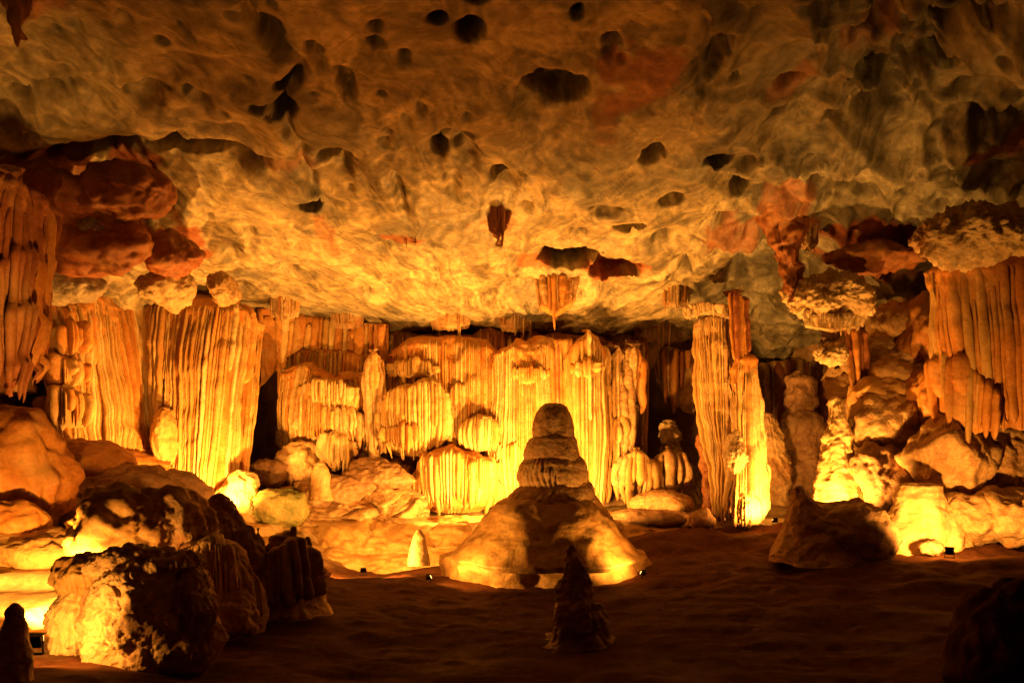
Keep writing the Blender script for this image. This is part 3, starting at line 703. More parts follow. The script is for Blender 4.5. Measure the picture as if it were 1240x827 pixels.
# ------------------------------------------------------------------ between the two great draperies
drapery('flowstone_curtain', 'orange upper curtain under the ceiling above the small dark window', 'flowstone',
        [(312, 374, 30.6), (345, 372, 31.2), (400, 386, 31.5), (470, 394, 31.2)], [(318, 470, 30.8), (345, 440, 31.4), (400, 445, 31.6), (470, 450, 31.4)],
        22, ('orange', 'orange', 'cream', 'pale'), 'orange', seed=31, belly=.05, rag=.25, tip=.25, group=CUR, rag_in=.2, proud=.4, nv=36)
drapery('stalactite_drape', 'narrow orange drape hanging to a point left of the central draperies', 'stalactite',
        [(452, 392, 30.7), (466, 392, 30.6)], [(455, 450, 30.7), (465, 448, 30.6)], 3, ('orange',), seed=32, belly=.02, rag=.2, tip=.6, proud=.5)
drapery('flowstone_curtain', 'knobbly cream flowstone face below the small dark window', 'flowstone',
        [(342, 452, 30.6), (365, 446, 30.0), (410, 466, 30.0), (442, 452, 30.6)], [(343, 545, 30.4), (365, 552, 29.6), (410, 556, 29.6), (444, 552, 30.4)],
        56, ('cream', 'orange', 'cream', 'pale'), 'orange', seed=33, belly=.25, cap=.35, cap_back=.8, rag=.15, tip=.12, group=CUR, rag_in=.25, ripple=.18)
drapery('flowstone_terrace', 'fringed lip jutting just under the small dark window', 'flowstone',
        [(362, 470, 30), (380, 462, 29.4), (412, 464, 29.4), (436, 474, 29.9)], [(362, 492, 30), (380, 488, 29.4), (412, 490, 29.4), (436, 496, 29.9)], 20, ('cream', 'pale'), seed=34, belly=.02, cap=.2, cap_back=.5, rag=.4, tip=.3, nv=20)
boulder('brown knobbly rock with a dark hollow under the cream flowstone', 364, 566, 29.6, 34, 26, 'tan', seed=13, rough=.3, crack=.06, facet=.5)
LIP = 'fringed lips on the flowstone below the window'
for k, (px, py, w, h, Y, lab) in enumerate(((408, 500, 27, 24, 29.5, 'rounded fringed lip in the middle of the knobbly cream flowstone'), (372, 520, 24, 20, 29.7, 'small fringed lip at the lower left of the knobbly cream flowstone'),
        (404, 532, 22, 36, 29.2, 'drooping fringed lobe at the bottom of the knobbly cream flowstone'), (432, 505, 14, 34, 29.9, 'narrow fringed lip beside the narrow hanging column'))):
    drapery('flowstone_lip', lab, 'flowstone', [(px - w, py + 6, Y + .6), (px - w * .6, py, Y + .1), (px, py - 3, Y - .15), (px + w * .6, py, Y + .1), (px + w, py + 6, Y + .6)],
            [(px - w, py + h * .8, Y + .6), (px - w * .6, py + h, Y + .1), (px, py + h * 1.1, Y - .15), (px + w * .6, py + h, Y + .1), (px + w, py + h * .8, Y + .6)], 18, ('cream', 'pale', 'tan'), 'tan', seed=200 + k, belly=.04, cap=.38, cap_back=.8, rag=.35, tip=.2, nv=26, group=LIP)
boulder('greenish tan rock standing right of the bright drapery foot', 338, 614, 26.8, 36, 24, 'mossy', seed=14, rough=.2, crack=.05, facet=.8)
stalagmite('stalagmite', 'small bright candle-like stalagmite on the rocks below the window', 'stalagmite', [(560, 384, 392), (566, 380, 397), (585, 377, 400), (606, 374, 404)], 27.6, 'pale', rough=.12, flute=.12, nfl=12, seed=3, nth=60, nz=60)
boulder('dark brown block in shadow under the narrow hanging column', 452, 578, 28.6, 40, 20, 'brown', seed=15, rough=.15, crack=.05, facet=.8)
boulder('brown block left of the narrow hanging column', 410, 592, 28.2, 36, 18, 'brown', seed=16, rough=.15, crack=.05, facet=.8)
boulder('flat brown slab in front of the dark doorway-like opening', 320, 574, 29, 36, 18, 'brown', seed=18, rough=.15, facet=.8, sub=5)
drapery('hanging_column', 'narrow shaded column hanging between cream flowstone and central draperies', 'stalactite',
        [(438, 440, 30.0), (450, 432, 29.6), (466, 440, 30.0)], [(444, 552, 30.0), (454, 556, 29.7), (465, 552, 30.0)], 6, ('tan', 'cream'), 'tan', seed=35, belly=.03, cap=.25, cap_back=.3, rag=.1, tip=.1)

rock_face('rock_outcrop', 'jumbled brown rock face between the tall left drapery and the fringed dome', (300, 566, 30.2), (515, 545, 30.4), (300, 640, 26.6), (515, 632, 27.0), 'tan', seed=2, cell=1.1, depth=.7, bulge=.5)
rock_face('terrace_wall', 'low brightly lit yellow terrace wall behind the small smooth cone', (352, 622, 26.9), (620, 626, 26.6), (352, 706, 25.2), (620, 706, 25.0), 'ledge', seed=3, cell=2.2, depth=.4, stretch=3.0, bulge=.25, rough=.25)
rock_face('terrace_wall', 'low shaded terrace wall right of the layered stalagmite', (725, 626, 27.6), (880, 634, 27.0), (725, 690, 26.0), (880, 690, 25.6), 'ledge', seed=4, cell=1.3, depth=.35, stretch=1.8, bulge=.2)
rock_face('rock_outcrop', 'broken orange rock face behind the boulders at right', (1010, 385, 27.0), (1290, 400, 23.6), (1030, 680, 24.4), (1290, 680, 21.6), 'tan', seed=5, cell=1.2, depth=.8, bulge=.6)
rock_face('rock_slope', 'smooth orange rock slope under the shaded left curtain', (30, 520, 23.6), (190, 545, 26.6), (20, 660, 18.0), (210, 660, 21.5), 'orange', seed=6, cell=1.7, depth=.4, bulge=.4, flutes=.05)

# ------------------------------------------------------------------ central organ-pipe draperies
drapery('flowstone_drapery', 'central upper left drapery of fine pipes behind the fringed shell', 'flowstone',
        [(464, 440, 31), (490, 420, 30.6), (545, 420, 30.6), (604, 428, 30.6)], [(464, 548, 30.8), (490, 555, 30.4), (545, 575, 30.2), (604, 590, 30.2)], 76, ('cream', 'orange', 'cream', 'pale'), 'orange', seed=41, cap=.6, cap_back=1.4, rag=.06, group=CUR, tip=.05)
drapery('flowstone_shell', 'bulging canopy shell with long fringe on the left of the central draperies', 'flowstone',
        [(456, 492, 30.3), (470, 474, 29.6), (505, 464, 29.3), (535, 470, 29.6), (548, 492, 30.3)], [(458, 548, 30.3), (474, 552, 29.7), (505, 552, 29.4), (535, 545, 29.6), (548, 538, 30.3)],
        32, ('pale', 'cream', 'cream'), 'cream', seed=42, belly=.06, cap=.3, cap_back=1.0, rag=.16, tip=.12, group='fringed shells of the central draperies', rag_in=.1)
drapery('flowstone_shell', 'low fringed dome at the bottom centre left of the layered stalagmite', 'flowstone',
        [(492, 582, 29.9), (508, 560, 29.1), (545, 552, 28.8), (588, 560, 29.1), (606, 584, 29.8)], [(495, 616, 29.9), (512, 620, 29.2), (545, 622, 28.9), (586, 620, 29.2), (606, 612, 29.8)],
        40, ('cream', 'orange', 'cream', 'pale'), 'orange', seed=43, belly=.02, cap=.5, cap_back=1.3, rag=.3, tip=.25, group='fringed shells of the central draperies', nv=30)
drapery('flowstone_terrace', 'small bright terrace lip above the low fringed dome', 'flowstone',
        [(558, 512, 30.0), (575, 503, 29.5), (596, 506, 29.6), (606, 516, 30)], [(558, 545, 30.0), (575, 548, 29.5), (596, 545, 29.6), (606, 545, 30)], 14, ('pale', 'cream'), seed=44, cap=.12, cap_back=.4, rag=.3, tip=.2, nv=24)
drapery('flowstone_drapery', 'brightest wide pipe drapery behind the layered stalagmite', 'flowstone',
        [(592, 436, 30.5), (615, 425, 29.9), (650, 424, 29.8), (674, 418, 30.1)], [(592, 606, 30.1), (615, 615, 29.4), (650, 617, 29.3), (680, 612, 29.8)], 64, ('pale', 'cream', 'pale', 'orange'), 'orange', seed=45, cap=.55, cap_back=1.3, rag=.04, tip=.03, group=CUR, nv=64, tiers=.04)
drapery('flowstone_curtain', 'rust orange strip curtain between the two tallest central pipe draperies', 'flowstone',
        [(664, 408, 30.1), (692, 408, 29.9)], [(672, 580, 29.9), (694, 585, 29.7)], 5, ('orange', 'rust', 'orange'), 'orange', seed=46, belly=.05, rag=.05, group=CUR)
drapery('flowstone_drapery', 'tall narrow pipe drapery with bulging head right of the layered stalagmite', 'flowstone',
        [(683, 438, 30.0), (694, 420, 29.3), (712, 413, 29.0), (730, 420, 29.3), (742, 440, 30.0)], [(688, 606, 30.0), (700, 614, 29.4), (714, 616, 29.2), (730, 614, 29.4), (739, 604, 30.0)],
        40, ('pale', 'cream', 'cream'), 'orange', seed=47, belly=.06, cap=.5, cap_back=.9, rag=.05, tip=.03, group=CUR, nv=64, tiers=.03)
drapery('flowstone_drapery', 'shaded brown rippled drapery at the right end of the central row', 'flowstone',
        [(737, 440, 30.5), (750, 424, 30.0), (762, 438, 30.5)], [(736, 604, 30.4), (746, 608, 30.0), (760, 560, 30.5)], 7, ('tan', 'cream', 'rust'), 'tan', seed=48, belly=.04, cap=.3, cap_back=.7, ripple=.25, rag=.1, group=CUR)
drapery('stalactite_cluster', 'short brown stalactite cluster over the left side of the dark grotto', 'stalactite',
        [(756, 428, 30.6), (768, 420, 30.2), (780, 434, 30.7)], [(758, 492, 30.6), (768, 500, 30.2), (778, 488, 30.7)], 6, ('tan', 'orange'), 'tan', seed=49, belly=.02, cap=.25, cap_back=.5, rag=.35, tip=.5, fold_name='stalactite')
drapery('stalactite_cluster', 'cluster of rusty stalactites hanging inside the dark grotto', 'stalactite',
        [(790, 425, 33.5), (815, 420, 33.2), (850, 425, 33.2)], [(796, 468, 33.5), (815, 490, 33.2), (850, 505, 33.2)], 9, ('orange', 'rust', 'tan'), 'tan', seed=50, belly=.02, rag=.35, tip=.55, fold_name='stalactite')

drapery('flowstone_curtain', 'rust-dark back curtain showing between the central draperies under the roof', 'flowstone',
        [(462, 400, 32.0), (560, 400, 31.8), (680, 402, 31.6), (786, 412, 31.8)], [(462, 560, 31.6), (560, 590, 31.4), (680, 600, 31.2), (782, 560, 31.6)], 70, ('rust', 'orange', 'tan'), 'rust', seed=80, belly=.25, rag=.06, group=CUR, nv=40)
LIPC = 'fringed lips on the central draperies'
for k, (px, py, w, h, Y, lab) in enumerate(((500, 442, 36, 14, 30.2, 'thin drooping lip high on the left of the central draperies'), (556, 470, 16, 26, 30.2, 'small fringed lip right of the bulging canopy shell'),
        (640, 448, 26, 16, 29.6, 'thin rippled lip high on the brightest wide drapery'), (712, 440, 20, 16, 28.9, 'thin rippled lip on the head of the tall narrow drapery'), (490, 520, 26, 22, 29.2, 'low fringed lip across the bulging canopy shell'),
        (575, 560, 30, 30, 29.0, 'fringed lip on the right shoulder of the low fringed dome'), (748, 512, 10, 26, 29.9, 'small lip halfway down the shaded brown rippled drapery'), (622, 540, 18, 26, 29.3, 'pale fringed lip low on the brightest wide drapery'))):
    drapery('flowstone_lip', lab, 'flowstone', [(px - w, py + 4, Y + .5), (px - w * .5, py, Y + .08), (px, py - 2, Y - .05), (px + w * .5, py, Y + .08), (px + w, py + 4, Y + .5)],
            [(px - w, py + h * .7, Y + .5), (px - w * .5, py + h, Y + .08), (px, py + h * 1.1, Y - .05), (px + w * .5, py + h, Y + .08), (px + w, py + h * .7, Y + .5)], 16 if w > 12 else 8, ('cream', 'pale', 'cream', 'orange'), 'cream', seed=220 + k, belly=.02, cap=.25, cap_back=.6, rag=.45, tip=.3, nv=22, group=LIPC)

drapery('flowstone_curtain', 'fine cream pleated curtain filling the wall behind the knobbly flowstone', 'flowstone',
        [(338, 425, 31.6), (380, 420, 31.2), (430, 424, 31.2), (468, 430, 31.2)], [(340, 560, 31.0), (380, 570, 30.8), (430, 572, 30.8), (468, 560, 30.9)], 50, ('cream', 'orange', 'pale'), 'orange', seed=81, belly=.1, rag=.08, group=CUR, nv=44)

# ------------------------------------------------------------------ grotto right of the centre
stalagmite('stalagmite', 'knobbly popcorn stalagmite standing in the dark grotto', 'stalagmite', [(508, 806, 812), (514, 800, 820), (528, 798, 824), (540, 802, 822), (560, 800, 828)], 31.3, 'crust', rough=.3, lumps=.3, seed=5, nth=80, nz=70, freq=3)
drapery('mushroom_rock', 'domed mushroom-shaped flowstone with legs left in the grotto', 'flowstone',
        [(748, 566, 30.0), (756, 556, 29.4), (770, 550, 29.1), (786, 556, 29.4), (793, 568, 30.0)], [(746, 590, 30.0), (757, 606, 29.4), (770, 618, 29.2), (784, 608, 29.4), (792, 596, 30.0)], 11, ('tan', 'cream'), 'tan', seed=51, cap=.32, cap_back=.7, rag=.5, tip=.15, nv=30, gap=.35, tiers=.0, group='mushroom-shaped rocks in the grotto')
drapery('mushroom_rock', 'domed mushroom-shaped flowstone with legs right in the grotto', 'flowstone',
        [(790, 562, 30.4), (798, 552, 29.9), (810, 548, 29.7), (824, 556, 29.9), (832, 566, 30.4)], [(790, 592, 30.4), (800, 600, 29.9), (810, 604, 29.8), (822, 600, 29.9), (830, 592, 30.4)], 10, ('tan', 'cream'), 'tan', seed=52, cap=.32, cap_back=.6, rag=.5, tip=.15, nv=30, gap=.35, tiers=.0, group='mushroom-shaped rocks in the grotto')
boulder('smooth grey-tan mound at the foot of the mushroom-shaped rocks', 800, 610, 29, 38, 15, 'tan', seed=21, rough=.1, name='rock_mound', sub=5)
boulder('flat brown step stone below the mushroom-shaped rocks', 790, 628, 28.4, 58, 10, 'brown', seed=22, rough=.1, strata=.04, name='step_stone', sub=5)
stalagmite('stalagmite', 'slim reddish brown post standing against the left of the big column', 'stalagmite', [(514, 848, 856), (530, 843, 864), (560, 847, 864), (600, 851, 866), (630, 850, 872)], 28.6, 'rust', rough=.25, seed=6, nth=60, nz=90)
boulder('low brown stones at the foot of the big column, left side', 850, 630, 26.6, 16, 14, 'brown', seed=23, rough=.25, sub=4)

# ------------------------------------------------------------------ the big column
COLG = 'parts of the big fluted column group'
drapery('column_drapery', 'tall leaning fluted left half of the big column', 'column',
        [(837, 402, 28.4), (846, 390, 27.7), (866, 384, 27.2), (885, 390, 27.2), (897, 404, 27.6)], [(862, 624, 28.2), (868, 628, 27.7), (878, 631, 27.4), (888, 632, 27.4), (896, 628, 27.6)],
        34, ('cream', 'tan', 'cream', 'pale'), 'tan', seed=55, belly=.05, cap=.25, cap_back=.7, rag=.03, tip=.02, ripple=.2, nv=80, tiers=.04)
drapery('flowstone_column', 'bright capped fluted right half of the big column above the white glow', 'column',
        [(884, 452, 27.5), (889, 441, 26.9), (903, 436, 26.6), (917, 441, 26.9), (922, 452, 27.5)], [(880, 622, 27.3), (888, 632, 26.6), (903, 636, 26.4), (916, 634, 26.6), (923, 626, 27.3)],
        22, ('pale', 'cream', 'pale'), 'orange', seed=56, belly=.0, flare=.12, cap=.28, cap_back=.4, rag=.06, tip=.03, nv=80, rag_in=.15, tiers=.03)
boulder('knobbly bright lump on the lower front of the capped column', 890, 548, 26.5, 11, 24, 'crust', seed=24, rough=.25, pits=.1, flutes=.1, name='flowstone_lump', cat='flowstone', sub=5)
boulder('bright bulging foot of the capped column', 903, 614, 26.8, 16, 24, 'pale', seed=25, rough=.15, flutes=.15, name='flowstone_bulb', cat='flowstone', sub=5)
drapery('stalactite_cluster', 'rust-brown stalactites joining the ceiling to the capped column', 'stalactite',
        [(880, 352, 26.9), (892, 350, 26.6), (906, 356, 26.9)], [(886, 430, 26.9), (894, 436, 26.7), (906, 428, 26.9)], 5, ('rust', 'tan', 'orange'), 'rust', seed=57, belly=.02, rag=.15, tip=.1, fold_name='stalactite')
drapery('stalactite_fringe', 'row of tiny stalactites on the ceiling above the left half of the column', 'stalactite',
        [(826, 372, 28.2), (850, 364, 27.4), (882, 368, 27.0)], [(828, 386, 28.2), (850, 380, 27.4), (882, 386, 27.0)], 18, ('crust',), seed=58, belly=0, rag=.6, tip=.7, fold_name='stalactite', nv=14)

# ------------------------------------------------------------------ dim recess right of the column
BG = 'dim stalagmites in the recess behind the column'
stalagmite('stalagmite', 'dim layered stalagmite with rounded tiers in the recess right of the column', 'stalagmite',
           [(448, 962, 970), (458, 952, 984), (490, 950, 992), (497, 958, 984), (505, 948, 994), (545, 946, 996), (552, 954, 988), (562, 948, 996), (620, 944, 1000)], 34.5, 'brown', rough=.12, lumps=.2, seed=7, group=BG)
stalagmite('stalagmite', 'dim broad lumpy stalagmite just right of the bright column', 'stalagmite',
           [(500, 924, 934), (520, 918, 944), (560, 914, 954), (625, 908, 958)], 32, 'tan', rough=.14, lumps=.2, flute=.06, seed=8, group=BG)
drapery('flowstone_curtain', 'dim flat curtain at the back of the recess beside the hanging block', 'flowstone',
        [(920, 436, 36.2), (960, 434, 36.6), (1010, 440, 36)], [(920, 560, 36), (960, 580, 36.3), (1010, 560, 35.5)], 14, ('tan', 'rust'), 'tan', seed=59, belly=.1, rag=.1)

# ------------------------------------------------------------------ right side
stalagmite('stalagmite', 'brilliantly lit rugged stalagmite left of the grey bulging boulder', 'stalagmite',
           [(481, 1008, 1014), (486, 1004, 1019), (500, 1002, 1024), (530, 998, 1030), (560, 993, 1036), (606, 987, 1044)], 24, 'pale', rough=.14, lumps=.10, flute=.04, nfl=14, seed=9)
boulder('grey-tan bulging boulder with overhanging underside beside the lit stalagmite', 1078, 518, 24.2, 54, 42, 'tan', seed=31, rough=.2, crack=.03, facet=.4)
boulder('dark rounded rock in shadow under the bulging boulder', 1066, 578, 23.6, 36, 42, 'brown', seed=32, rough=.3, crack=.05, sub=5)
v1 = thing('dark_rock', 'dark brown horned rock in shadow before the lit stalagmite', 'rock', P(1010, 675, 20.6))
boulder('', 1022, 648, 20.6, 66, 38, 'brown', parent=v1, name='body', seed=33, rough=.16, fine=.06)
stalagmite('', '', '', [(588, 962, 971), (596, 958, 980), (612, 955, 992), (640, 948, 1020), (680, 934, 1060)], 20.5, 'brown', parent=v1, part='horn', rough=.08, seed=11)
stalagmite('stalagmite', 'blunt glowing cone stalagmite lit by the floodlight at right', 'stalagmite',
           [(584, 1096, 1126), (588, 1088, 1136), (600, 1084, 1142), (625, 1074, 1156), (645, 1064, 1168), (672, 1050, 1180)], 21.2, 'pale', rough=.07, lumps=.08, seed=12, squash=.6)
RB = 'boulders heaped under the right hand curtain'
for k, (px, py, Y, rx, ry, mat, lab) in enumerate((
        (1152, 560, 22.3, 54, 50, 'tan', 'large cracked tan boulder left of the heap under the right curtain'),
        (1210, 562, 22.5, 46, 56, 'tan', 'upright cream boulder right of the large cracked one'),
        (1186, 622, 21.5, 66, 30, 'tan', 'long bright ledge boulder at floor level right of the glowing cone'),
        (1242, 628, 20.9, 54, 34, 'tan', 'bright low boulder at the right edge of the picture'),
        (1092, 398, 25.4, 44, 34, 'tan', 'rounded orange boulder high in the wall under the dark arch'),
        (1058, 436, 25.4, 34, 24, 'crust', 'rough ledge rock under the hanging crusted block'),
        (1098, 448, 24.8, 52, 26, 'tan', 'tan shelf boulder in the middle of the right wall'),
        (1132, 408, 24.2, 36, 46, 'orange', 'orange rounded rock tucked behind the left edge of the right curtain'),
        (1070, 475, 24.6, 44, 20, 'cream', 'smooth cream shelf just above the grey-tan bulging boulder'),
        (1126, 480, 23.6, 36, 34, 'orange', 'orange fluted boulder under the left edge of the right curtain'))):
    boulder(lab, px, py, Y, rx, ry, mat, seed=40 + k, rough=.2, crack=.06 if mat == 'tan' else .03, fine=.03, facet=.6, flutes=.08 if mat == 'orange' else 0, group=RB, deep=1.1)
drapery('flowstone_curtain', 'tall smooth orange banded curtain at the upper right edge', 'flowstone',
        [(1118, 335, 22.4), (1135, 326, 21.4), (1180, 322, 20.8), (1226, 326, 20.6), (1290, 330, 20.4)], [(1142, 505, 22.4), (1160, 520, 21.6), (1190, 520, 21.1), (1230, 516, 20.9), (1290, 540, 20.6)],
        20, ('orange', 'orange', 'cream', 'orange', 'cream'), 'orange', seed=61, belly=.1, proud=.35, cap=.5, cap_back=.5, rag=.06, tip=.06, ripple=.03, nv=60, tiers=.02)
drapery('flowstone_curtain', 'ragged lower curtain hanging in front of the tall banded one at right', 'flowstone',
        [(1126, 440, 22.5), (1145, 432, 21.6), (1180, 455, 21.0), (1210, 480, 20.9)], [(1132, 505, 22.4), (1150, 512, 21.5), (1180, 526, 21.0), (1210, 520, 20.9)], 12, ('orange', 'cream', 'orange'), 'orange', seed=62, belly=.0, cap=.4, cap_back=.3, rag=.6, tip=.3, nv=40, ripple=.04)
boulder('crusted popcorn mass bulging from the ceiling above the right curtain', 1188, 288, 20.6, 80, 30, 'crust', seed=51, rough=.25, pits=.12, fine=.12, sub=6, name='popcorn_crust', cat='cave formation')
boulder('yellow crusted block hanging from the ceiling left of the dark arch', 1008, 362, 24.4, 52, 26, 'crust', seed=52, rough=.28, pits=.14, fine=.12, sub=6, name='popcorn_crust', cat='cave formation')
drapery('stalactite_fringe', 'fine stalactite fringe under the yellow crusted block', 'stalactite', [(972, 374, 24.0), (1010, 380, 23.6), (1045, 372, 24.0)], [(974, 396, 24.0), (1010, 402, 23.6), (1045, 396, 24.0)], 22, ('crust',), seed=63, belly=0, rag=.6, tip=.6, fold_name='stalactite', nv=16)
drapery('stalactite_drape', 'long rusty drape hanging behind the top of the lit stalagmite', 'stalactite', [(1022, 400, 24.6), (1036, 396, 24.4), (1050, 402, 24.6)], [(1032, 478, 24.6), (1042, 484, 24.4), (1052, 470, 24.6)], 5, ('rust', 'orange'), 'rust', seed=64, belly=.02, rag=.2, tip=.3)
boulder('knobby cream bracket rock jutting below the crusted block', 1008, 430, 24.2, 20, 12, 'crust', seed=53, rough=.3, pits=.1, name='bracket_rock', sub=5)
stalagmite('stalactite', 'single rust-red stalactite on the ceiling left of the crusted block', 'stalactite', [(245, 905, 985), (268, 920, 975), (288, 932, 970), (304, 939, 967), (330, 948, 968), (355, 954, 968), (371, 959, 964)], 24.2, 'rust', rough=.2, flute=.15, nfl=9, seed=13, nth=60, nz=60)
boulder('red-brown broken ledge rimming the dark arch at upper right', 1060, 312, 24.6, 60, 13, 'rust', seed=54, rough=.3, strata=.05, name='arch_ledge', cat='rock')

# ------------------------------------------------------------------ ceiling ornaments
def hang(label, px, y0, y1, w, n, seed, mats, name='stalactite_cluster'):
    c = on_ceiling(px, y0 - 4); Y = c[1]; y0 -= (.9 if n > 13 else .45) * F_PX / Y
    return drapery(name, label, 'stalactite', [(px - w, y0, Y + .25), (px, y0, Y - .1), (px + w, y0, Y + .25)], [(px - w * (.95 if n > 13 else .8), y1 - (2 if n > 13 else 12), Y + .25), (px, y1, Y - .1), (px + w * (.95 if n > 13 else .8), y1 - (3 if n > 13 else 16), Y + .25)], n, mats, mats[0], seed=seed, belly=0, rag=.6, tip=.7, rag_in=.3, fold_name='stalactite', nv=30, tiers=0)
hang('rusty stalactite cluster hanging from the middle of the ceiling', 604, 256, 297, 17, 9, 71, ('rust', 'orange', 'rust'))
hang('orange stalactite fringe under the dark domed hollow of the ceiling', 674, 344, 386, 28, 13, 72, ('orange', 'tan'))
hang('dark red stalactites hanging at the upper left corner', 20, 2, 44, 22, 6, 74, ('rust', 'rust'))

SODA = 'fine stalactite fringes along the roof edge'
for k, (px, y0, w, lab) in enumerate(((345, 374, 20, 'fine straw fringe on the roof edge above the dark doorway-like opening'), (420, 386, 22, 'fine straw fringe on the roof edge above the small dark window'), (545, 388, 26, 'fine straw fringe on the roof edge above the bulging canopy shell'),
        (625, 390, 22, 'fine straw fringe on the roof edge above the brightest wide drapery'), (790, 402, 24, 'fine straw fringe on the roof edge above the dark grotto'), (980, 290, 16, 'fine straws beside the rust-red single stalactite'), (500, 280, 14, 'rusty straws in a crack left of the middle ceiling cluster'), (820, 360, 20, 'fine straws on the ceiling left of the column head'))):
    hang(lab, px, y0, y0 + 12, w, 22, 300 + k, ('tan', 'orange', 'crust') if k != 6 else ('rust', 'orange'), 'stalactite_fringe')['group'] = SODA

# ------------------------------------------------------------------ the layered stalagmite in the middle
cs_ = thing('layered_stalagmite', 'large layered stalagmite on a broad mound in the middle of the cave', 'stalagmite', P(660, 715, 22))
stalagmite('', '', '', [(488, 666, 672), (489.5, 659, 680), (493, 653, 686), (500, 648, 690), (510, 645, 693), (520, 644, 695), (526, 644, 696), (529, 645, 696), (532, 640, 698), (538, 636, 700), (546, 634, 702), (553, 634, 704), (560, 636, 703)], 22, 'tan', parent=cs_, part='crown', rough=.04, lumps=.07, seed=15, nz=120)
def tier(prof, seed, fl, nfl, part, mat='tan', **kw):
    stalagmite('', '', '', prof, 22, mat, parent=cs_, part=part, rough=.035, lumps=.05, flute=fl, nfl=nfl, seed=seed, nth=200, nz=60, **kw)
tier([(550, 645, 697), (555, 636, 704), (562, 631, 709), (572, 628, 712), (582, 629, 713), (590, 631, 713), (596, 634, 711)], 16, .07, 40, 'fringed_tier')
tier([(580, 652, 706), (584, 638, 714), (591, 626, 718), (600, 615, 720), (609, 609, 723), (618, 618, 720)], 17, .02, 30, 'shoulder')
stalagmite('', '', '', [(596, 640, 712), (600, 622, 720), (608, 602, 726), (625, 588, 738), (645, 572, 750), (662, 556, 764), (674, 546, 774), (680, 556, 770)], 22, 'cream', parent=cs_, part='mound', rough=.03, lumps=.06, seed=18, nth=180, nz=110)
stalagmite('', '', '', [(663, 600, 740), (668, 550, 768), (674, 538, 778), (686, 532, 782), (708, 524, 790), (735, 500, 814)], 22, 'ledge', parent=cs_, part='plinth', rough=.05, lumps=.13, seed=19, nth=170, nz=80, squash=.62)
stalagmite('stalagmite', 'small smooth cone stalagmite left of the layered one', 'stalagmite', [(641, 505, 509), (648, 500, 514), (665, 496, 518), (684, 493, 522)], 22.5, 'tan', rough=.08, seed=20, nth=60, nz=60)
ss_ = thing('small_stalagmite', 'small dark pinnacle stalagmite alone on the foreground floor', 'stalagmite', P(700, 778, 14))
stalagmite('', '', '', [(661, 689, 693), (665, 684, 698), (676, 681, 702), (684, 682, 702), (690, 680, 708), (705, 678, 714), (720, 675, 719), (735, 674, 724), (755, 672, 728)], 14, 'tan', parent=ss_, part='pinnacle', rough=.2, lumps=.2, seed=21, nth=130, nz=170, freq=3)
stalagmite('', '', '', [(726, 688, 712), (732, 676, 722), (745, 671, 728), (760, 668, 732), (772, 660, 742), (786, 640, 770)], 14, 'brown', parent=ss_, part='base', rough=.14, lumps=.16, flute=.05, nfl=17, seed=22, nth=130, nz=80, freq=2.6)

# ------------------------------------------------------------------ foreground left
fb = thing('foreground_boulder', 'big dark boulder with a brilliantly lit left flank in the left foreground', 'rock', P(165, 830, 10.6))
boulder('', 178, 757, 10.9, 72, 86, 'tan', parent=fb, name='body', seed=61, rough=.2, fine=.05, facet=.5, jag=.07, crack=.03, sub=7)
drapery_parent = None
for k, (px, py, rx, ry, mat) in enumerate(((100, 752, 34, 48, 'pale'), (112, 700, 42, 28, 'cream'), (236, 745, 18, 58, 'tan'), (172, 684, 64, 22, 'tan'))):
    boulder('', px, py, (11.0, 11.1, 10.7, 10.8)[k], rx, ry, mat, parent=fb, name='flowstone_lobe', seed=62 + k, rough=.25, fine=.06, flutes=.16, jag=.08, deep=.34, sub=6)
sr = thing('streaked_rock', 'pale streaked rock with dark pitted head behind the foreground boulder', 'rock', P(150, 685, 13.8))
boulder('', 150, 642, 13.8, 54, 42, 'cream', parent=sr, name='body', seed=71, rough=.25, flutes=.12, fine=.04, jag=.25)
boulder('', 128, 618, 13.6, 26, 18, 'brown', parent=sr, name='knob', seed=72, rough=.3, pits=.15, sub=5)
boulder('brown fluted rock in shadow right of the pale streaked rock', 205, 640, 14.2, 44, 46, 'tan', seed=73, rough=.22, flutes=.12, jag=.2, name='fluted_rock')
stalagmite('pointed_rock', 'dark pointed rock in front of the bright drapery foot', 'stalagmite', [(597, 262, 269), (604, 257, 274), (625, 250, 284), (650, 240, 298), (690, 228, 312)], 15.2, 'brown', rough=.2, lumps=.25, flute=.08, nfl=9, seed=23)
hm = drapery('hooded_mound', 'hooded flowstone mound with fluted side below the pointed rock', 'flowstone', [(213, 694, 13.8), (222, 672, 13.3), (250, 660, 13.1), (284, 668, 13.3), (306, 692, 13.8)], [(204, 745, 13.6), (220, 755, 13.0), (250, 758, 12.9), (292, 755, 13.0), (322, 742, 13.6)],
             28, ('tan', 'cream', 'tan'), 'tan', seed=141, belly=.05, cap=.22, cap_back=.6, rag=.2, tip=.1, nv=40)
stalagmite('', '', '', [(652, 244, 264), (657, 230, 278), (670, 220, 292), (690, 214, 302), (720, 210, 312), (765, 204, 320)], 13.9, 'tan', parent=hm, part='core', rough=.10, lumps=.1, seed=31)
st_ = drapery('rock_stump', 'fluted brown stump with a tilted top right of the hooded mound', 'rock', [(310, 690, 15.8), (318, 674, 15.2), (340, 660, 15.0), (362, 656, 15.2), (372, 672, 15.8)], [(292, 728, 15.6), (312, 738, 14.9), (342, 740, 14.8), (374, 730, 14.9), (390, 716, 15.6)],
             18, ('tan', 'brown', 'tan'), 'brown', seed=142, belly=.02, cap=.12, cap_back=.5, rag=.2, tip=.08, nv=40)
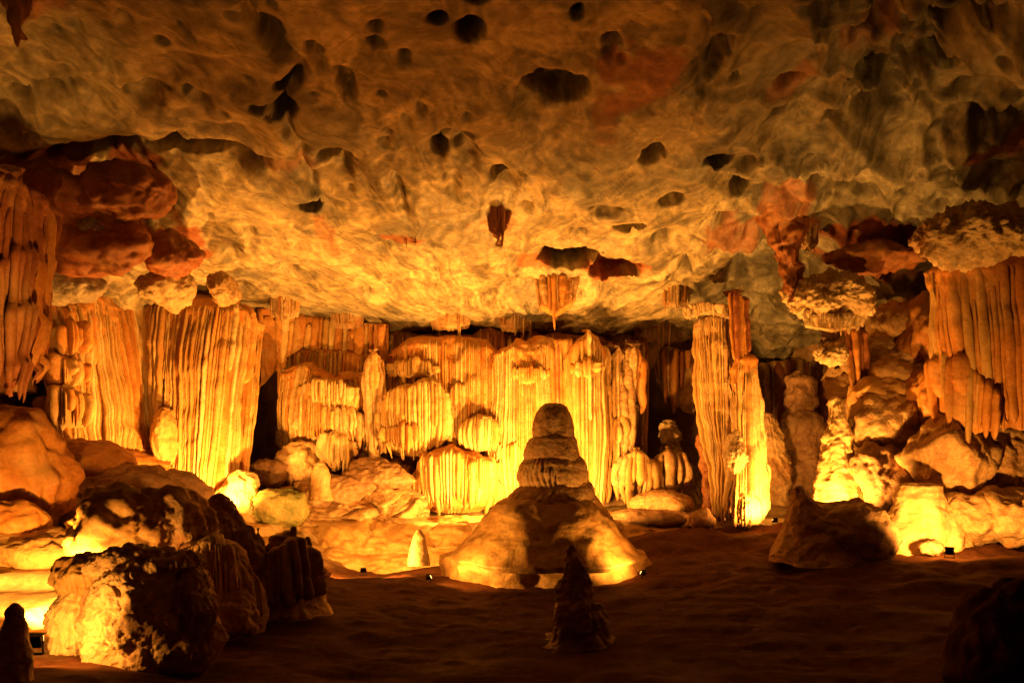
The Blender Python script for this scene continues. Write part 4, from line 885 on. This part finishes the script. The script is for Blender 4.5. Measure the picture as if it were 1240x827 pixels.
stalagmite('', '', '', [(641, 345, 353), (645, 336, 361), (654, 328, 366), (674, 318, 370), (702, 304, 380), (745, 284, 402)], 15.7, 'tan', parent=st_, part='core', rough=.14, lumps=.2, seed=32)
stalagmite('stalagmite', 'short dark spire between the pointed rock and the flat topped stump', 'stalagmite', [(634, 296, 301), (642, 290, 308), (665, 284, 318), (700, 276, 326)], 15.0, 'brown', rough=.14, lumps=.12, flute=.1, nfl=12, seed=33, nth=90)
stalagmite('stalagmite', 'blunt dark spire just left of the pointed rock', 'stalagmite', [(612, 242, 252), (620, 236, 258), (650, 228, 264), (690, 220, 272)], 15.6, 'brown', rough=.16, lumps=.15, flute=.1, nfl=12, seed=34, nth=90)
boulder('brown rounded stone at the foot of the hooded mound', 282, 742, 13.2, 32, 28, 'tan', seed=76, rough=.25, sub=5)
SPK = 'jagged spikes along the left foreground ridge'
for k, (px, y0, y1, w, Y, lab) in enumerate(((222, 618, 668, 10, 15.0, 'jagged spike on the ridge right of the pale streaked rock'), (282, 612, 668, 9, 15.4, 'thin spike leaning against the pointed rock'), (312, 640, 690, 9, 15.8, 'low spike left of the flat topped stump'),
        (372, 650, 700, 9, 16.4, 'pale spike at the right end of the foreground ridge'), (196, 600, 650, 8, 14.6, 'short spike on the brown fluted rock'), (355, 636, 672, 6, 15.6, 'small horn on the flat topped stump'))):
    stalagmite('rock_spike', lab, 'stalagmite', [(y0, px - 1, px + 2), (y0 + 6, px - w * .4, px + w * .4), (y0 + 24, px - w * .9, px + w), (y1, px - w * 1.6, px + w * 1.7), (y1 + 20, px - w * 2, px + w * 2)], Y, 'brown', rough=.2, lumps=.25, flute=.12, nfl=9, seed=50 + k, nth=70, nz=80, group=SPK)
stalagmite('stalagmite', 'dark leaning cone at the lower left corner', 'stalagmite', [(729, 15, 21), (740, 8, 26), (770, -4, 32), (827, -22, 40), (850, -30, 48)], 8.7, 'brown', rough=.10, lumps=.08, flute=.05, nfl=12, seed=24)
boulder('very dark rock at the lower right corner', 1226, 792, 8.4, 60, 88, 'floor', seed=77, rough=.25, pits=.05)
boulder('small dark stone in front of the right floodlight', 1128, 663, 20.0, 14, 9, 'brown', seed=78, rough=.3, sub=4, name='stone')
boulder('small round stone at the foot of the lit terrace', 389, 694, 21.0, 11, 8, 'brown', seed=79, rough=.3, sub=4, name='stone')

RED = 'red rock blocks under the roof lip at left'
for k, (px, py, Y, rx, ry, mat, tl, lab) in enumerate((
        (50, 236, 20.6, 86, 30, 'rust', 0, 'long red rock face under the roof lip at the far left'),
        (152, 234, 20.8, 58, 28, 'rust', .1, 'rounded red rock block right of the long red face'),
        (100, 286, 21.5, 76, 44, 'rust', -.3, 'big red sloping block below the roof lip at left'),
        (126, 282, 21.4, 16, 36, 'grey', .5, 'grey leaning slab against the big red sloping block'),
        (207, 308, 22.8, 34, 24, 'rust', 0, 'small red block above the crusted head of the left drapery'),
        (205, 348, 24.0, 32, 20, 'crust', 0, 'yellow crusted lump on the head of the tall left drapery'),
        (75, 345, 22.6, 45, 18, 'grey', 0, 'grey flat block above the shaded left curtain'),
        (272, 352, 25.0, 14, 18, 'tan', 0, 'small brown knob on the ceiling right of the crusted lump'))):
    boulder(lab, px, py, Y, rx, ry, mat, seed=120 + k, rough=.2, crack=.05, fine=.06, facet=.45, tilt=tl, jag=.10, group=RED, pits=.1 if mat == 'crust' else 0, deep=.8, name='rock_block')

# ------------------------------------------------------------------ floodlights
def lamp(label, px, py, Y, tpx, tpy, tY, power, **kw):
    c = P(px, py, Y); c[2] = max(c[2], float(floor_z(np.array([c[0]]), np.array([Y]))[0]) + .30 * kw.get('s', 1.0) + .10)      # stands on the floor
    return floodlight(label, c, P(tpx, tpy, tY), power, **kw)
lamp('black floodlight on the ground beside the lit left boulder', 44, 788, 9.5, 120, 735, 11.0, 170, s=.75, cone=150)
lamp('floodlight hidden behind the left foreground boulder', 100, 735, 12.2, 145, 640, 14.0, 260)
lamp('floodlight behind the pointed rock, aimed at the tall left drapery', 276, 622, 24.4, 238, 460, 27.6, 3600)
lamp('small floodlight on the floor in front of the lit terrace', 440, 693, 21.0, 430, 655, 26.5, 3600, s=.6)
lamp('floodlight behind the left flank of the layered stalagmite, aimed at the fringed shells', 602, 622, 26.2, 490, 450, 30.2, 3700, s=.6)
lamp('floodlight behind the right flank of the layered stalagmite, aimed at the grotto', 712, 622, 26.4, 742, 470, 30.2, 2000, s=.6)
lamp('small floodlight on the floor left of the layered stalagmite', 520, 712, 19.6, 640, 590, 22.0, 700, s=.55, cone=150, blend=1.0)
lamp('small floodlight on the floor right of the layered stalagmite', 778, 694, 19.8, 690, 590, 22.0, 520, s=.55, cone=150, blend=1.0)
lamp('floodlight hidden behind the layered stalagmite, aimed at the pipe draperies', 658, 614, 26.2, 640, 430, 30.2, 4200)
lamp('floodlight on the floor beside the foot of the bright column', 938, 629, 25.2, 905, 530, 27.0, 2200, cone=150, s=.6)
lamp('floodlight behind the dark horned rock, aimed at the rugged stalagmite', 1004, 640, 22.4, 1012, 540, 24.0, 2600, cone=105)
lamp('floodlight on the floor in front of the glowing cone', 1150, 666, 18.6, 1160, 480, 21.8, 1500, cone=160, s=.7)
lamp('second floodlight hidden behind the left foreground boulder, aimed at the orange mound', 80, 738, 12.4, 10, 570, 18.0, 3200, cone=120)
